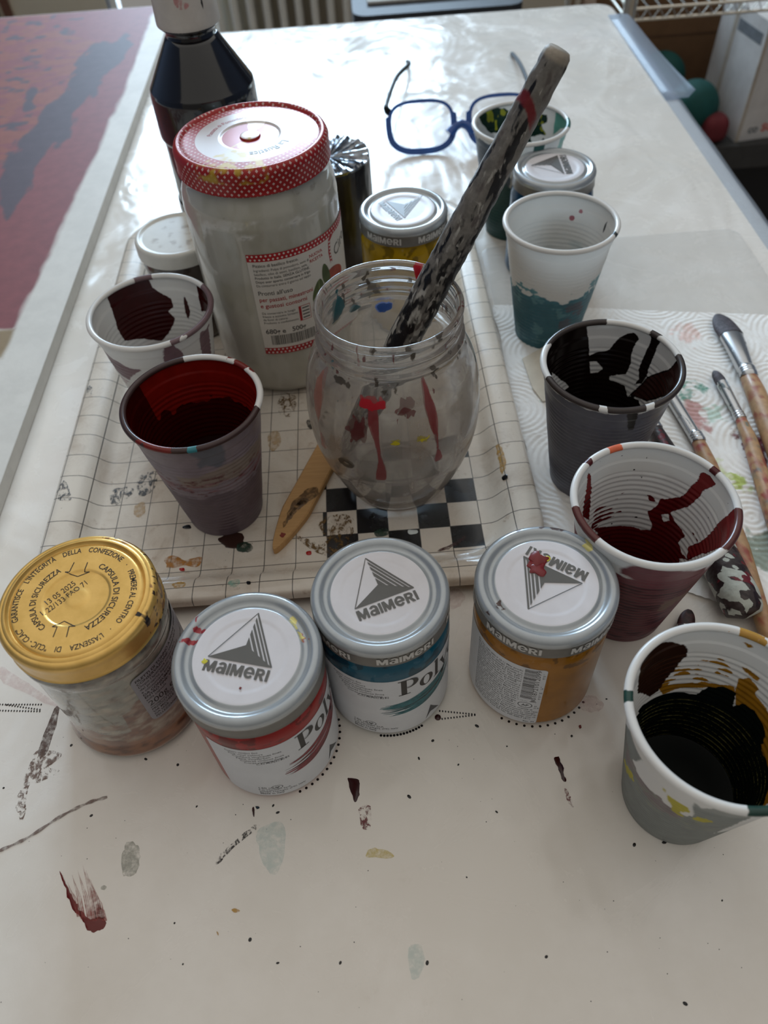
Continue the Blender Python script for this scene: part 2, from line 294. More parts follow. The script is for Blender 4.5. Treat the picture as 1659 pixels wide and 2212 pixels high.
# traced outlines: (theta deg, z mm) on cups, (x, y) mm elsewhere
D = {
 'drk_in': [[(153.2,94.8),(128.1,94.2),(98.5,93.7),(92.6,72.9),(73.8,76.7),(67.1,84.3),(59.9,89.1),(54.6,90.7),(49.7,88.1),(50.8,81.9),(52.7,77.1),(49.7,72.3),(51.3,62.9),(68.1,58.9),(66.9,55.6),(48.0,54.5),(40.9,49.3),(60.2,38.8),(110.3,50.2),(149.2,77.1)],[(41.4,96.8),(31.3,98.2),(28.8,93.3),(30.2,88.4),(29.3,78.8),(29.3,73.2),(28.3,69.0),(30.1,62.5),(38.2,58.5),(35.6,64.0),(39.2,69.7),(38.4,77.8),(37.8,88.9)],[(27.6,68.1),(17.4,75.9),(5.7,83.8),(2.6,91.2),(-0.0,96.5),(-14.9,100.8),(-35.5,103.6),(-35.5,95.2),(-21.3,79.4),(14.3,54.5),(40.9,49.3),(30.1,62.5)]],
 'drk_hole': [[(91.7,68.4),(84.2,68.1),(76.3,63.3),(80.5,60.3),(89.0,59.8)]],
 'drk_out': [[(-90.4,92.7),(-81.7,92.2),(-80.7,85.1),(-78.4,75.4),(-85.0,75.2),(-89.5,85.0)]],
 'drk_rim': [106.0,82.0,40.0,32.0,2.0,-48.0,-72.0,-111.0,-170.0,154.0,147.0],
 'whi_in': [[(146.2,94.2),(127.9,97.1),(100.1,94.5),(98.7,86.8),(81.8,78.3),(81.3,72.3),(89.5,69.0),(81.8,63.6),(91.3,54.8),(106.8,48.2),(152.8,61.4),(153.2,72.0),(148.7,82.9)],[(66.2,83.5),(63.3,78.7),(61.1,70.4),(65.2,62.8),(67.7,69.6)],[(46.2,92.1),(29.7,97.0),(7.5,98.9),(15.6,83.4),(41.2,74.6)]],
 'whi_out': [[(-71.5,95.4),(-60.9,94.2),(-55.4,81.0),(-54.5,75.4),(-74.8,80.7)],[(-30.4,88.6),(-13.3,87.6),(-12.0,60.0),(-33.6,70.5)],[(-149.6,83.5),(-112.9,76.5),(-100.6,75.6),(-124.0,63.0),(-150.7,62.5)]],
 'whi_rim': [116.0,99.0,43.0,-4.0,-61.0],
 'cri_in': [[(132.5,88.5),(129.8,86.4),(127.8,72.5),(128.7,63.9),(129.6,53.1),(135.0,55.6),(142.6,62.3),(139.3,72.6),(134.7,82.8)],[(34.5,90.3),(26.3,90.8),(18.3,89.6),(25.9,82.4),(26.1,76.1),(28.8,71.0),(30.7,66.3),(38.5,59.9),(44.3,56.6),(36.5,53.3),(18.4,50.1),(22.1,42.8),(12.3,40.3),(1.3,41.0),(42.6,18.8),(83.6,22.3),(113.9,37.0),(119.9,41.7),(92.9,38.1),(65.7,37.5),(55.4,38.8),(55.3,43.6),(62.9,51.1),(56.4,58.1),(56.3,62.6),(42.6,68.1),(36.2,75.4),(33.4,83.7)],[(-9.3,93.2),(-20.7,96.9),(-47.8,105.8),(-36.7,84.3),(-26.9,71.8),(1.3,41.0),(9.9,47.1),(0.9,56.5),(-3.1,66.7),(-4.2,77.6)],[(68.9,62.6),(65.4,62.3),(59.3,59.1),(66.1,58.6)]],
 'cri_hole': [[(50.9,52.4),(44.4,54.7),(40.9,51.4),(45.9,48.5)]],
 'cri_str': [[(126.7,70.3),(94.6,64.6),(90.1,47.2),(122.0,44.4)],[(27.2,56.9),(25.4,63.6),(7.4,69.1),(-5.7,68.7),(-1.9,55.4),(12.8,47.4)]],
 'cri_out': [[(-127.9,82.1),(-121.4,90.1),(-109.6,95.5),(-62.5,84.4),(-57.3,78.5),(-57.4,69.7),(-120.2,77.4),(-126.1,78.1)]],
 'cri_rim': [-177.0,-150.0,-14.0,-54.0,112.0,100.0],
 'grn_brown': [[(116.1,92.0),(96.8,84.5),(92.3,80.3),(91.5,75.5),(96.0,71.3),(98.8,66.1),(105.4,59.4),(109.1,53.6),(118.3,53.0),(137.8,68.4),(139.1,81.9),(133.3,90.0),(124.9,90.7)]],
 'grn_och': [[(52.0,68.0),(44.8,71.2),(36.8,68.8),(35.2,64.5),(23.0,63.7),(-20.5,45.1),(-15.0,39.7),(-0.1,43.4),(11.3,41.9),(21.8,52.9),(42.0,50.5),(49.2,60.8)],[(108.7,56.1),(85.1,55.5),(68.4,57.6),(50.0,62.1),(46.6,56.9),(104.3,48.5)],[(54.3,76.0),(51.1,76.0),(37.4,75.3),(39.6,72.4),(51.2,73.4)],[(59.4,89.6),(54.7,90.1),(51.7,88.5),(55.8,86.9)]],
 'grn_str': [[(100.4,71.4),(81.3,76.1),(59.1,74.8),(50.1,69.0),(50.0,62.1),(73.5,57.3),(109.0,57.1)]],
 'grn_green': [[(133.6,50.1),(116.0,49.2),(102.2,48.9),(73.5,47.8),(67.2,55.3),(56.4,58.2),(46.8,58.6),(43.1,50.7),(37.6,55.3),(28.4,56.9),(11.1,53.4),(6.4,47.5),(10.7,41.4),(-15.0,39.7),(-40.5,44.2),(-22.0,14.3),(35.7,-14.6),(100.7,5.4)]],
 'grn_out': [[(161.4,65.6),(-179.8,80.7),(-161.3,79.8),(-171.4,63.8),(-169.1,53.5),(-142.2,57.1),(-124.7,56.9),(-118.1,64.2),(-125.1,85.7),(-118.7,80.4),(-113.4,89.6),(-104.4,100.6),(-90.7,82.0),(-89.2,20.6),(-103.0,7.9),(-138.4,6.1),(160.6,-17.4),(160.5,16.2)]],
 'grn_yel': [[(170.1,38.2),(-177.1,48.2),(-169.4,45.7),(-177.4,37.8)],[(-139.5,73.6),(-134.2,71.8),(-124.9,70.8),(-119.8,66.8),(-125.2,58.5),(-133.0,56.9)],[(-114.9,63.4),(-111.3,70.2),(-108.9,64.6),(-112.7,58.0)]],
 'grn_rim': [161.0,165.0,-103.0,-89.0,68.0,47.0],
 'grn_rimpts': [179.0,98.0],
 'clr_t': [(-168.8,43.7),(-130.1,58.1),(-100.0,55.6),(-78.3,60.7),(-25.4,39.4)],
 'clr_b': [(-165.7,-4.9),(-82.9,0.1)],
 'clr_in': [(62.1,77.8),(53.6,83.4),(15.3,82.1)],
 'bck_in': [[(147.7,94.0),(121.1,93.7),(88.5,86.5),(43.1,87.5),(39.9,83.6),(46.1,79.7),(38.7,73.4),(58.9,68.7),(93.8,70.0),(124.4,75.7),(143.1,87.3)],[(29.7,93.6),(1.0,97.2),(-13.2,93.8),(23.9,76.3)]],
 'bck_out': [(-162.4,69.1),(-152.9,-0.9),(-113.9,99.0),(-81.2,96.7)],
 'red_rim': [20.0,-9.0,34.0,81.0,108.0,165.0],
 'red_outz': [(-82.8,81.9),(-89.7,64.1),(-96.5,49.3),(-148.5,-9.8),(-125.1,77.2),(-12.4,47.0)],
 'lid_red': [(4.5,21.3),(-17.2,0.7),(11.5,-7.3),(-19.1,-5.9),(9.9,-14.3),(-1.6,-16.1)],
 'lid_teal': [(-5.8,19.9),(-11.9,-8.5),(16.1,0.8),(-10.0,-14.9),(18.5,-5.8)],
 'lid_yel': [(-11.2,-14.0),(16.3,-2.4),(-8.0,15.6),(17.6,-1.1),(-6.8,17.3),(2.1,18.8),(-2.3,3.3),(6.5,16.6),(-6.9,9.5)],
 'lid_yel_disc': [(-23.4,6.8),(24.2,-3.4),(4.9,25.7),(-5.4,-20.4)],
 'lid_teal_disc': [(-23.6,2.2),(23.8,0.8),(1.5,25.9),(-1.2,-21.9)],
 'gold': [(-27.8,-12.2),(-25.7,-15.8),(-20.6,-5.8),(-12.2,-17.0),(-11.2,16.8),(6.1,-17.0),(7.1,16.7),(-1.8,12.1),(-5.0,20.1),(1.5,19.5),(-3.3,-12.1),(-6.3,-20.4),(-0.3,-20.9),(-13.6,-4.1),(-2.5,6.5),(-12.5,-10.1),(4.5,6.4),(-28.5,5.8),(-17.2,22.5),(-31.5,-4.8),(29.4,-4.4),(-10.3,30.5),(-0.1,-30.9)],
 'red_lab': [(-87.2,58.6),(-130.6,60.0),(-16.7,46.6),(-124.1,-9.9),(-57.3,60.3),(-59.4,40.6),(-40.6,51.1),(-77.3,30.7),(-0.8,16.6),(-82.3,16.3),(-14.5,-6.1)],
 'teal_lab': [(-95.4,62.4),(-39.6,57.0),(-107.4,-2.1),(-80.4,59.8),(-80.9,44.9),(-63.1,56.5),(-59.1,44.0),(-50.7,58.8),(-32.1,48.1),(-97.9,35.7),(-46.8,22.6),(-107.7,14.0),(-56.3,3.8),(-39.5,4.2),(-138.1,54.1),(-108.7,46.6),(-45.6,83.9),(-96.3,84.3)],
 'yel_lab': [(-94.9,62.4),(-93.0,3.3),(-163.9,58.3),(175.5,53.3),(-113.1,60.2),(-100.9,60.1),(-109.7,28.4),(-102.2,30.2),(-106.9,24.6),(-161.8,12.8),(-152.2,84.0),(-102.6,81.7),(-82.8,83.6),(-128.1,13.4)],
 'gold_lab': [(-56.6,69.2),(-56.8,30.2),(-41.0,19.3),(-17.3,70.1),(-55.0,45.4)],
 'pasta_lab': [(-102.6,121.9),(1.8,116.9),(-99.4,46.7),(-61.3,45.2),(-99.0,115.3),(-58.2,107.9),(-97.7,97.4),(-59.5,93.3),(-95.8,65.2),(-62.3,61.9),(-20.9,114.6),(-28.4,97.5),(-54.8,92.5),(-34.5,97.6),(-52.2,114.5)],
 'pasta_lid': [(-2.8,7.3),(-18.1,2.5),(15.8,6.0),(-32.1,4.8),(20.0,7.1),(-8.7,35.1),(7.6,42.3),(-0.3,-38.4),(-41.6,6.4)],
 'table': [('dred',[(-169.6,109.9),(-167.0,104.9),(-162.2,96.5),(-155.1,88.1),(-149.8,82.9),(-144.4,82.6),(-143.1,85.4),(-144.8,87.4),(-149.4,86.8),(-154.3,90.0),(-158.4,94.2),(-162.8,99.6),(-166.8,106.0)]),('brown',[(-190.6,196.0),(-187.9,194.4),(-188.5,171.4),(-194.1,171.1)]),('scratch',[(-193.7,172.4),(-181.3,168.8),(-186.6,163.0),(-179.9,160.0),(-189.6,154.6),(-195.2,152.6),(-193.5,135.7),(-195.8,137.4),(-199.0,144.6),(-197.6,162.6)]),('grey',[(-140.1,116.7),(-137.4,121.0),(-133.1,119.4),(-131.1,113.9),(-131.6,107.6),(-134.5,105.1),(-138.6,107.1)]),('grey',[(-147.9,101.3),(-146.5,102.0),(-145.2,100.9),(-146.1,99.8),(-147.7,100.3)]),('maroon',[(-28.8,143.4),(-26.4,144.4),(-23.1,142.9),(-22.9,138.2),(-25.0,132.1),(-26.1,133.8)]),('maroon',[(-77.4,133.1),(-76.5,133.0),(-76.3,128.5),(-77.0,129.2)]),('navy',[(-75.8,133.6),(-74.2,133.5),(-73.7,132.6),(-75.0,132.2)]),('teal',[(-4.2,65.5),(0.7,67.0),(2.9,61.4),(-0.4,54.6),(-3.9,53.9),(-4.3,59.2)]),('teal',[(-73.5,122.7),(-61.6,124.0),(-61.2,108.8),(-65.9,100.8),(-73.0,111.8)]),('yellow',[(-21.4,106.9),(-16.8,109.4),(-8.1,106.0),(-11.6,104.1),(-19.3,105.3)]),('maroon',[(76.8,145.9),(79.2,147.2),(80.5,144.4),(80.9,134.9),(79.1,135.0),(78.2,141.0)]),('scratchr',[(79.0,130.3),(81.0,128.6),(81.8,121.7),(80.4,121.8)]),('scratchr',[(-23.9,129.0),(-18.1,129.7),(-18.6,119.7),(-22.0,118.8),(-23.4,123.4)]),('scratchk',[(-76.3,124.2),(-74.4,123.2),(-86.6,113.6),(-92.0,108.1),(-93.5,109.0),(-87.9,115.4)]),('pink',[(98.2,177.5),(103.6,179.2),(108.9,175.3),(108.0,171.4),(101.3,169.3),(97.0,172.3)]),('pink',[(35.8,251.8),(41.1,254.0),(44.5,247.7),(39.5,241.0),(35.1,240.5)]),('pink',[(-228.5,224.9),(-209.5,213.1),(-187.4,195.7),(-207.8,205.8),(-226.1,215.9)]),('och',[(-84.8,86.9),(-83.1,87.4),(-80.9,86.3),(-83.0,85.6)]),('och',[(-91.0,78.5),(-90.1,77.7),(-90.0,76.6),(-90.7,77.4)]),('dred',[(93.6,162.6),(94.7,163.0),(94.8,161.5),(93.8,161.1)])],
 'line': [(-201.6,121.6),(-189.1,126.8),(-174.8,135.9),(-161.9,141.8),(-152.3,144.1)],
 'feather': [[(-163.8,104.7),(-155.9,89.1)],[(-162.2,107.7),(-154.0,88.0)],[(-159.9,109.6),(-150.5,86.8)],[(-157.8,111.6),(-148.3,86.7)],[(-155.8,109.3),(-147.0,87.6)],[(-152.8,105.0),(-145.7,87.5)],[(-150.2,100.7),(-144.8,87.4)],[(-148.0,95.5),(-143.7,86.4)]],
 'dots': [(-110.9,83.3),(-105.2,66.4),(1.6,132.6),(28.1,146.9),(54.4,154.6),(40.4,166.9),(-176.8,173.6),(-135.2,162.7),(-117.8,158.3),(-159.0,135.4),(-207.9,153.1),(106.7,101.8),(111.0,37.3),(3.7,59.6),(56.2,58.4),(-62.6,64.0),(139.6,75.2),(-34.7,62.2),(-75.5,74.1),(-105.7,135.9),(-66.9,133.4),(-64.5,129.8),(25.5,93.2),(88.8,157.4),(111.7,176.4),(115.3,142.9),(121.0,101.8),(44.0,121.9),(8.2,151.8),(16.3,160.7)],
 'tri': [[(-222.2,200.8),(-197.1,198.7)],[(-221.2,197.1),(-196.9,194.6)],[(-218.2,200.2),(-197.1,195.4)],[(21.7,176.9),(41.7,173.1)],[(22.5,172.3),(41.7,173.1)]],
 'brd': [(20.3,173.3)],
 'tray': [('brown2',[(-107.4,304.3),(-102.2,307.6),(-93.3,307.9),(-90.5,301.6),(-94.0,295.6),(-103.0,298.3)]),('green2',[(-95.6,298.4),(-89.9,300.8),(-84.9,296.6),(-86.5,292.3),(-93.8,293.1)]),('orange',[(-140.7,291.7),(-135.1,294.1),(-127.3,289.7),(-118.1,291.4),(-116.5,286.9),(-119.4,283.6),(-128.3,285.5),(-136.9,284.2)]),('tan',[(-129.5,264.1),(-126.2,266.5),(-121.8,264.7),(-122.0,261.4),(-126.9,260.5)]),('mint',[(-95.3,262.9),(-89.8,263.8),(-88.8,260.3),(-92.2,258.0),(-95.1,259.6)]),('black',[(-84.7,261.6),(-82.5,261.4),(-82.4,259.4),(-84.3,259.6)]),('red',[(-50.6,288.9),(-47.7,289.0),(-47.7,286.1),(-50.3,286.4)]),('red',[(-130.1,283.6),(-127.2,283.3),(-127.0,281.1),(-129.3,281.4)]),('scr',[(-184.2,353.7),(-174.1,356.0),(-168.7,352.1),(-173.9,344.3),(-180.8,338.9),(-184.1,345.4)]),('scr',[(-215.7,347.2),(-212.7,355.1),(-205.0,340.0),(-208.8,336.4),(-213.0,338.8)]),('scr',[(-215.6,454.0),(-211.0,448.3),(-210.5,437.9),(-213.1,440.8)]),('scr',[(-167.4,364.8),(-154.9,367.8),(-155.9,350.8),(-164.9,347.5)]),('tanf',[(-166.6,337.5),(-160.8,341.0),(-158.8,330.7),(-163.6,328.0)]),('black',[(-131.7,317.0),(-127.3,318.1),(-126.3,314.9),(-130.6,315.3)]),('ringk',[(-50.9,407.2),(-46.5,408.7),(-45.8,399.4),(-49.1,398.4)]),('och',[(79.2,358.6),(81.8,359.2),(83.1,347.4),(82.0,337.0),(79.0,333.2),(79.0,341.5),(78.8,347.8)]),('black',[(78.9,331.1),(82.0,331.2),(81.8,328.0),(79.3,327.8)]),('scrb',[(-39.9,314.9),(-25.6,317.4),(-19.8,309.0),(-23.1,298.0),(-35.0,297.3),(-42.3,307.4)]),('scrb',[(-57.2,301.3),(-39.4,295.9),(-26.0,302.1),(-24.9,287.2),(-39.5,285.0)]),('green2',[(-6.7,300.9),(0.8,302.4),(1.4,297.5),(-5.5,296.3)]),('white',[(14.6,299.6),(19.9,299.1),(20.2,296.8),(14.9,296.2)]),('mar',[(31.4,281.8),(43.7,287.8),(50.0,291.7),(49.2,289.5),(38.7,282.2)]),('scrb',[(-69.6,439.4),(-59.0,433.1),(-62.1,413.3),(-72.5,419.4)]),('tanf',[(-78.5,395.9),(-71.9,399.9),(-69.9,385.7),(-76.3,379.5)])],
 'towel': [('pink',[(241.0,476.0),(252.5,483.5),(255.9,471.3),(246.3,463.8)]),('dgreen',[(221.0,410.4),(227.4,414.7),(231.7,406.7),(225.4,397.4),(219.7,400.6)]),('rose',[(216.6,396.0),(229.4,399.4),(229.7,384.8),(226.9,366.5),(218.5,365.1),(216.4,379.2)]),('dgreen',[(235.3,412.8),(238.9,413.4),(237.3,408.5),(233.8,407.9)]),('mint',[(236.0,388.9),(247.1,392.5),(245.5,378.3),(233.0,375.0)]),('blood',[(249.4,361.7),(257.9,363.1),(263.5,349.1),(257.9,334.5),(250.1,337.5),(247.8,348.5)]),('lime',[(229.3,327.0),(236.0,328.4),(236.7,316.0),(231.1,314.6)]),('dgrey',[(214.7,272.6),(235.7,275.9),(225.4,248.9),(216.8,254.8)]),('lyel',[(223.0,340.4),(230.6,335.3),(225.5,303.3),(219.5,311.8)]),('mint',[(121.0,419.4),(124.9,421.5),(124.1,412.4),(120.6,411.8)])],
 'card': [(115.0,456.8),(140.2,472.3),(156.1,461.9),(144.9,410.2),(121.5,408.8),(116.8,423.5)],
 'cdark': [(-307.5,1159.0),(-301.3,1199.7),(-283.7,1146.0),(-287.7,1092.2),(-312.3,1045.7),(-306.0,1010.0),(-320.9,941.9),(-318.1,888.4),(-335.0,847.3),(-338.5,777.4),(-339.0,740.6),(-346.4,715.3),(-368.3,782.0),(-377.6,817.9),(-369.4,885.7),(-364.5,955.8),(-353.1,1005.2),(-349.9,1074.5),(-338.3,1157.1)],
 'corg': [(-475.3,1193.0),(-403.0,1212.2),(-341.5,1157.7),(-349.9,1074.5),(-353.1,1005.2),(-364.5,955.8),(-369.4,885.7),(-379.0,823.2)],
 'cdark2': [(-400.2,1062.3),(-392.9,1060.9),(-380.7,990.4),(-381.5,958.8)],
 'cedge': [(-234.0,1144.1),(-244.3,713.2),(-255.9,350.5)],
 'cred': [(-272.8,1274.8),(-273.2,964.7),(-278.7,870.6),(-280.3,797.5),(-286.2,719.4),(-287.8,634.9),(-291.3,578.5),(-292.9,536.6),(-303.6,533.7)],
 'cfar': [(-501.1,1292.2),(-352.7,1292.3),(-274.8,1290.5)],
 'ctan': [(-291.8,532.2),(-289.4,515.0),(-294.3,498.1)],
}
BY = [(16.2, 16.9), (-12.2, 13.0), (0.1, -12.6)]
BB = [(-17.7, 5.5), (5.1, -11.1), (5.7, 18.6)]
# ------------------------------------------------------------------ the room
def struct(o, kind='structure'): o['kind'] = kind; return o
M_wall = simple('wall_backlit_shade', hexc(112, 124, 146), .8, var=.03, scale=3); M_low = simple('lower_wall_paint', hexc(206, 196, 176), .8, var=.03, scale=3)  # blue-grey puts the wall's backlit shade into its colour; its own paint is beige
M_floor = simple('floor_tile', hexc(150, 138, 124), .4, var=.06, scale=6)
M_white = simple('white_lacquer', hexc(236, 236, 232), .35, var=.02)
FZ = -750
def slab(name, parts, mat, kind='structure', **k):
    b = MB()
    for p in parts: b.add(*box(*p))
    o = b.build(name, mat, None, (0, 0, 0), smooth=False); return struct(o)
slab('floor', [(-2000, -1500, FZ-20, 2400, 3000, FZ)], M_floor)
# far wall with the opening of the window and of the balcony door
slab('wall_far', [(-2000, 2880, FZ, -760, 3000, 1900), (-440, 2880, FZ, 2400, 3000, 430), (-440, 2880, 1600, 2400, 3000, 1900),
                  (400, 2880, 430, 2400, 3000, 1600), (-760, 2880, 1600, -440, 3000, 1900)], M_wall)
slab('added_wall_panel', [(-2000, 2872, FZ, -765, 2880.5, 100), (-435, 2872, FZ, 2400, 2880.5, 100)], M_low)  # added panel, no real wainscot: keeps the low wall its unshaded beige
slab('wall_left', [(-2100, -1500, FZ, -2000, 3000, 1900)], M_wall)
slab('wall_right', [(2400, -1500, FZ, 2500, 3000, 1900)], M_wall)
slab('trim_1', [(-440, 2850, 405, 430, 2882, 430)], M_white)
b = MB()
for p in ((-440, 2890, 430, -400, 2930, 1600), (360, 2890, 430, 400, 2930, 1600), (-40, 2890, 430, 0, 2930, 1600), (-440, 2890, 430, 400, 2930, 470), (-440, 2890, 1560, 400, 2930, 1600)): b.add(*box(*p))
struct(b.build('window_1', M_white, None, (0, 0, 0), smooth=False))
b = MB()
for p in ((-760, 2890, FZ, -735, 2930, 1600), (-465, 2890, FZ, -440, 2930, 1600), (-760, 2890, 1560, -440, 2930, 1600), (-760, 2890, FZ, -440, 2930, FZ+60)): b.add(*box(*p))
struct(b.build('door_1', M_white, None, (0, 0, 0), smooth=False))
# wooden door frame seen at the far left
slab('door_2', [(-1095, 2860, FZ, -1068, 2900, 1300), (-1400, 2860, FZ, -1110, 2885, 1300)], simple('brown_wood', hexc(110, 72, 56), .5))

# radiator under the window
rad = thing('radiator', -170, 2790, FZ, 'white column radiator standing under the far window', 'radiator')
M_rad = simple('radiator_enamel', hexc(222, 218, 208), .35, var=.02)
for k in range(9):
    x = -225+k*50; b = MB()
    for yy in (-38, 0, 38):
        b.add(*tube(catmull([(x, yy, 95), (x, yy, 140), (x, yy, 560), (x, yy, 600)], 4), [7, 11, 12, 12, 12, 12, 12, 12, 12, 12, 12, 11, 7], 10))
    b.add(*box(x-20, -45, 92, x+20, 45, 118)); b.add(*box(x-20, -45, 582, x+20, 45, 606))
    b.build('column', M_rad, rad)
b = MB(); b.add(*tube([(-245, 0, 105), (195, 0, 105)], 12)); b.add(*tube([(215, 0, 105), (215, 0, 0)], 9)); b.add(*tube([(-225, 0, 40), (-225, 0, 100)], 14)); b.add(*tube([(175, 0, 40), (175, 0, 100)], 14))
b.add(*tube([(-225, 0, 0), (-225, 0, 60)], 14)); b.add(*tube([(175, 0, 0), (175, 0, 60)], 14))
b.build('pipe', M_rad, rad)

# dark grey bench beyond the table's far edge
M_dk = simple('charcoal_plastic', hexc(48, 48, 52), .6, var=.1); M_gr = simple('grey_fabric', hexc(168, 165, 158), .85, var=.05, scale=200)
bn = thing('bench', 150, 1560, FZ, 'charcoal bench with a pale grey seat pad beyond the far table edge', 'bench')
b = MB(); b.add(*flat(rrect2(-138, -112, 150, 150, 25), 678)); b.add(*flat((rrect2(-138, -112, 150, 150, 25)[0], [tuple(range(24))[::-1]]), 620))
b.f += [(i, i+24, (i+1) % 24+24, (i+1) % 24) for i in range(24)]; b.m += [0]*24
fr = b.build('frame', M_dk, bn, smooth=False)
b = MB(); b.add(*box(-112, -66, 678, 124, 130, 684)); pad = b.build('seat_pad', M_gr, bn, smooth=False)
bv = pad.modifiers.new('bevel', 'BEVEL'); bv.width = .0025; bv.segments = 3
for sx_ in (-110, 122):
    for sy_ in (-85, 125):
        b = MB(); b.add(*tube([(sx_, sy_, 0), (sx_, sy_, 622)], 11)); b.build('leg', M_dk, bn)

# wire shelving unit on the right
M_chr = simple('chrome_wire', hexc(214, 208, 196), .22, metal=.9, var=.03)
sh = thing('shelving_unit', 458, 1385, FZ, 'chrome wire shelving unit on the right beyond the table', 'shelving')
for x, y in ((0, 0), (0, 380), (820, 0), (820, 380), ):
    b = MB(); b.add(*tube([(x, y, 4), (x, y, 1150)], 11, 14)); b.build('post', M_chr, sh)
    b = MB(); b.add(*tube([(x, y, 0), (x, y, 5)], 14, 14)); b.build('foot', M_dk, sh)
b = MB()
for z in (678, 662):
    for a, c in (((0, 0), (820, 0)), ((0, 380), (820, 380)), ((0, 0), (0, 380)), ((820, 0), (820, 380))): b.add(*tube([(*a, z), (*c, z)], 2.4, 8))
for k in range(41): b.add(*tube([(k*20+10, 0, 680), (k*20+10, 380, 680)], 1.0, 6, caps=False))
for k in range(40): b.add(*tube([(k*20, 0, 662), (k*20+10, 0, 677), (k*20+20, 0, 662)], .9, 6, caps=False))
b.build('wire_shelf', M_chr, sh)
b = MB(); b.add(*box(-8, -4, 398, 828, 384, 441)); dk = b.build('shelf_board', simple('dark_shelf', hexc(58, 57, 56), .6), sh, smooth=False)
b = MB(); b.add(*box(-5, 4, 12, 825, 384, 60)); b.build('bottom_board', M_dk, sh, smooth=False)
SZ = -309
b = MB(); b.add(*box(-200, -140, 0, 200, 140, 320))
tag(b.build('storage_crate', simple('black_crate', hexc(26, 26, 29), .55), None, (760, 1580, FZ+60), smooth=False), 'black crate on the lowest board of the shelving unit', 'crate')
# cardboard box (open flaps edge) behind the balls
cb = thing('cardboard_box', 640, 1690, SZ, 'brown cardboard box at the back of the wire shelving', 'box')
M_cb = simple('cardboard', hexc(120, 88, 60), .85, var=.05, scale=30)
b = MB(); b.add(*box(-165, -50, 0, 150, 60, 225)); b.build('carton', M_cb, cb, smooth=False)
b = MB(); b.add(*box(-165, -50.6, 100, 150, -50.1, 104)); b.build('seam', simple('seam_tape', hexc(96, 68, 46), .6), cb, smooth=False)
# white printed box
wb = thing('white_carton', 705, 1397, SZ, 'white printed carton with red lettering standing on the shelf', 'box', rz=math.radians(8))
M_wc = simple('white_card', hexc(212, 208, 204), .55, var=.05, scale=25); M_navy = simple('navy_print', hexc(34, 42, 62), .5); M_redp = simple('red_print', hexc(214, 96, 78), .5); M_gp = simple('grey_print', hexc(120, 124, 128), .5)
b = MB(); b.add(*box(0, 0, 0, 190, 150, 198))
b.add(*box(-.4, 10, 160, 0, 90, 178), 3); b.add(*box(20, -.4, 150, 190, 0, 198), 1)
V, F = flat(text2d('SOL', 20, .03), 0); V = np.column_stack([V[:, 0]+46, np.full(len(V), -.6), V[:, 1]+14]); b.add(V, F, 2)
V, F = flat(text2d('co', 20, .03), 0); V = np.column_stack([V[:, 0]+20, np.full(len(V), -.6), V[:, 1]+14]); b.add(V, F, 3)
b.build('carton', [M_wc, M_navy, M_redp, M_gp], wb, smooth=False)
b = MB(); b.add(*box(-.5, 95, 0, 0, 105, 198)); b.add(*box(-.2, -.5, 0, 6, .2, 198)); b.build('edge_tape', simple('tape', hexc(188, 176, 160), .4), wb, smooth=False)
# therapy balls
def ball(x, y, r, mat, label, cat, cube=0.0):
    n = 28; V, F, TH, Z, IX = lathe([(max(.01, r*math.sin(PI*k/n)), -r*math.cos(PI*k/n)) for k in range(n+1)], 40)
    if cube: V = np.sign(V)*np.abs(V/r)**(1-cube)*r
    b = MB(); b.add(V, F); o = b.build('foam_ball', mat, None, (x, y, SZ+r), ang=80); return tag(o, label, cat, 'foam balls on the shelf')
M_teal = simple('teal_foam', hexc(8, 72, 68), .75, var=.06); M_redf = simple('red_foam', hexc(104, 32, 38), .75, var=.06)
ball(632, 1452, 46, M_teal, 'teal foam ball in front, right above the red one', 'ball')
ball(612, 1590, 46, M_teal, 'teal foam ball farther back against the cardboard box', 'ball')
ball(664, 1412, 24, M_redf, 'small red foam ball beside the white carton', 'ball', .3)

# ------------------------------------------------------------------ the table
n = NT('table_laminate'); c = n.coord()
st = n.noise(n.scale(c, (1, 1, 1)), 7, 6, .65); fi = n.noise(c, 38, 6, .7)
cl = n.mix(n.step(st, .35, .7), hexc(220, 213, 203), hexc(232, 226, 218)); cl = n.mix(n.step(fi, .62, .9), cl, hexc(204, 196, 182))
pk = n.noise(n.scale(c, (1.3, .8, 1)), 5.5, 3, .5); cl = n.mix(n.math('MULTIPLY', n.step(pk, .58, .75), .14), cl, hexc(214, 178, 170))
wv = n.noise(n.scale(c, (1.2, .7, 1)), 9, 3, .55, .6); sm = n.noise(c, 14, 5, .7, 1.2)
nm = n.bump(n.math('ADD', n.math('MULTIPLY', wv, 1.0), n.math('MULTIPLY', n.noise(c, 900, 2), .004)), .5, .012)
M_table = n.done(n.bsdf(cl, n.math('MULTIPLY_ADD', n.step(sm, .35, .7), .26, .12), coat=.0, normal=nm, spec=.55))
M_tleg = simple('table_leg_metal', hexc(150, 150, 150), .4, metal=.6)
tb = thing('table', 0, 500, FZ, 'long white plastic-topped work table covered in paint stains', 'table')
def rr_slab(x0, y0, x1, y1, r, prof, n_=10):
    """rounded rectangle with an edge profile [(inset, z)...] from top centre to underside"""
    rings = []
    for ins, z in prof:
        rr_ = max(r-ins, 1.0); rings.append([(x, y, z) for x, y in rrect2(x0+ins, y0+ins, x1-ins, y1-ins, rr_, n_)[0]])
    k = len(rings[0]); V = [p for q in rings for p in q]
    F = [(i*k+j, (i+1)*k+j, (i+1)*k+(j+1) % k, i*k+(j+1) % k) for i in range(len(rings)-1) for j in range(k)]
    return V, F+[tuple(range(k)), tuple(range((len(rings)-1)*k, len(rings)*k))[::-1]]
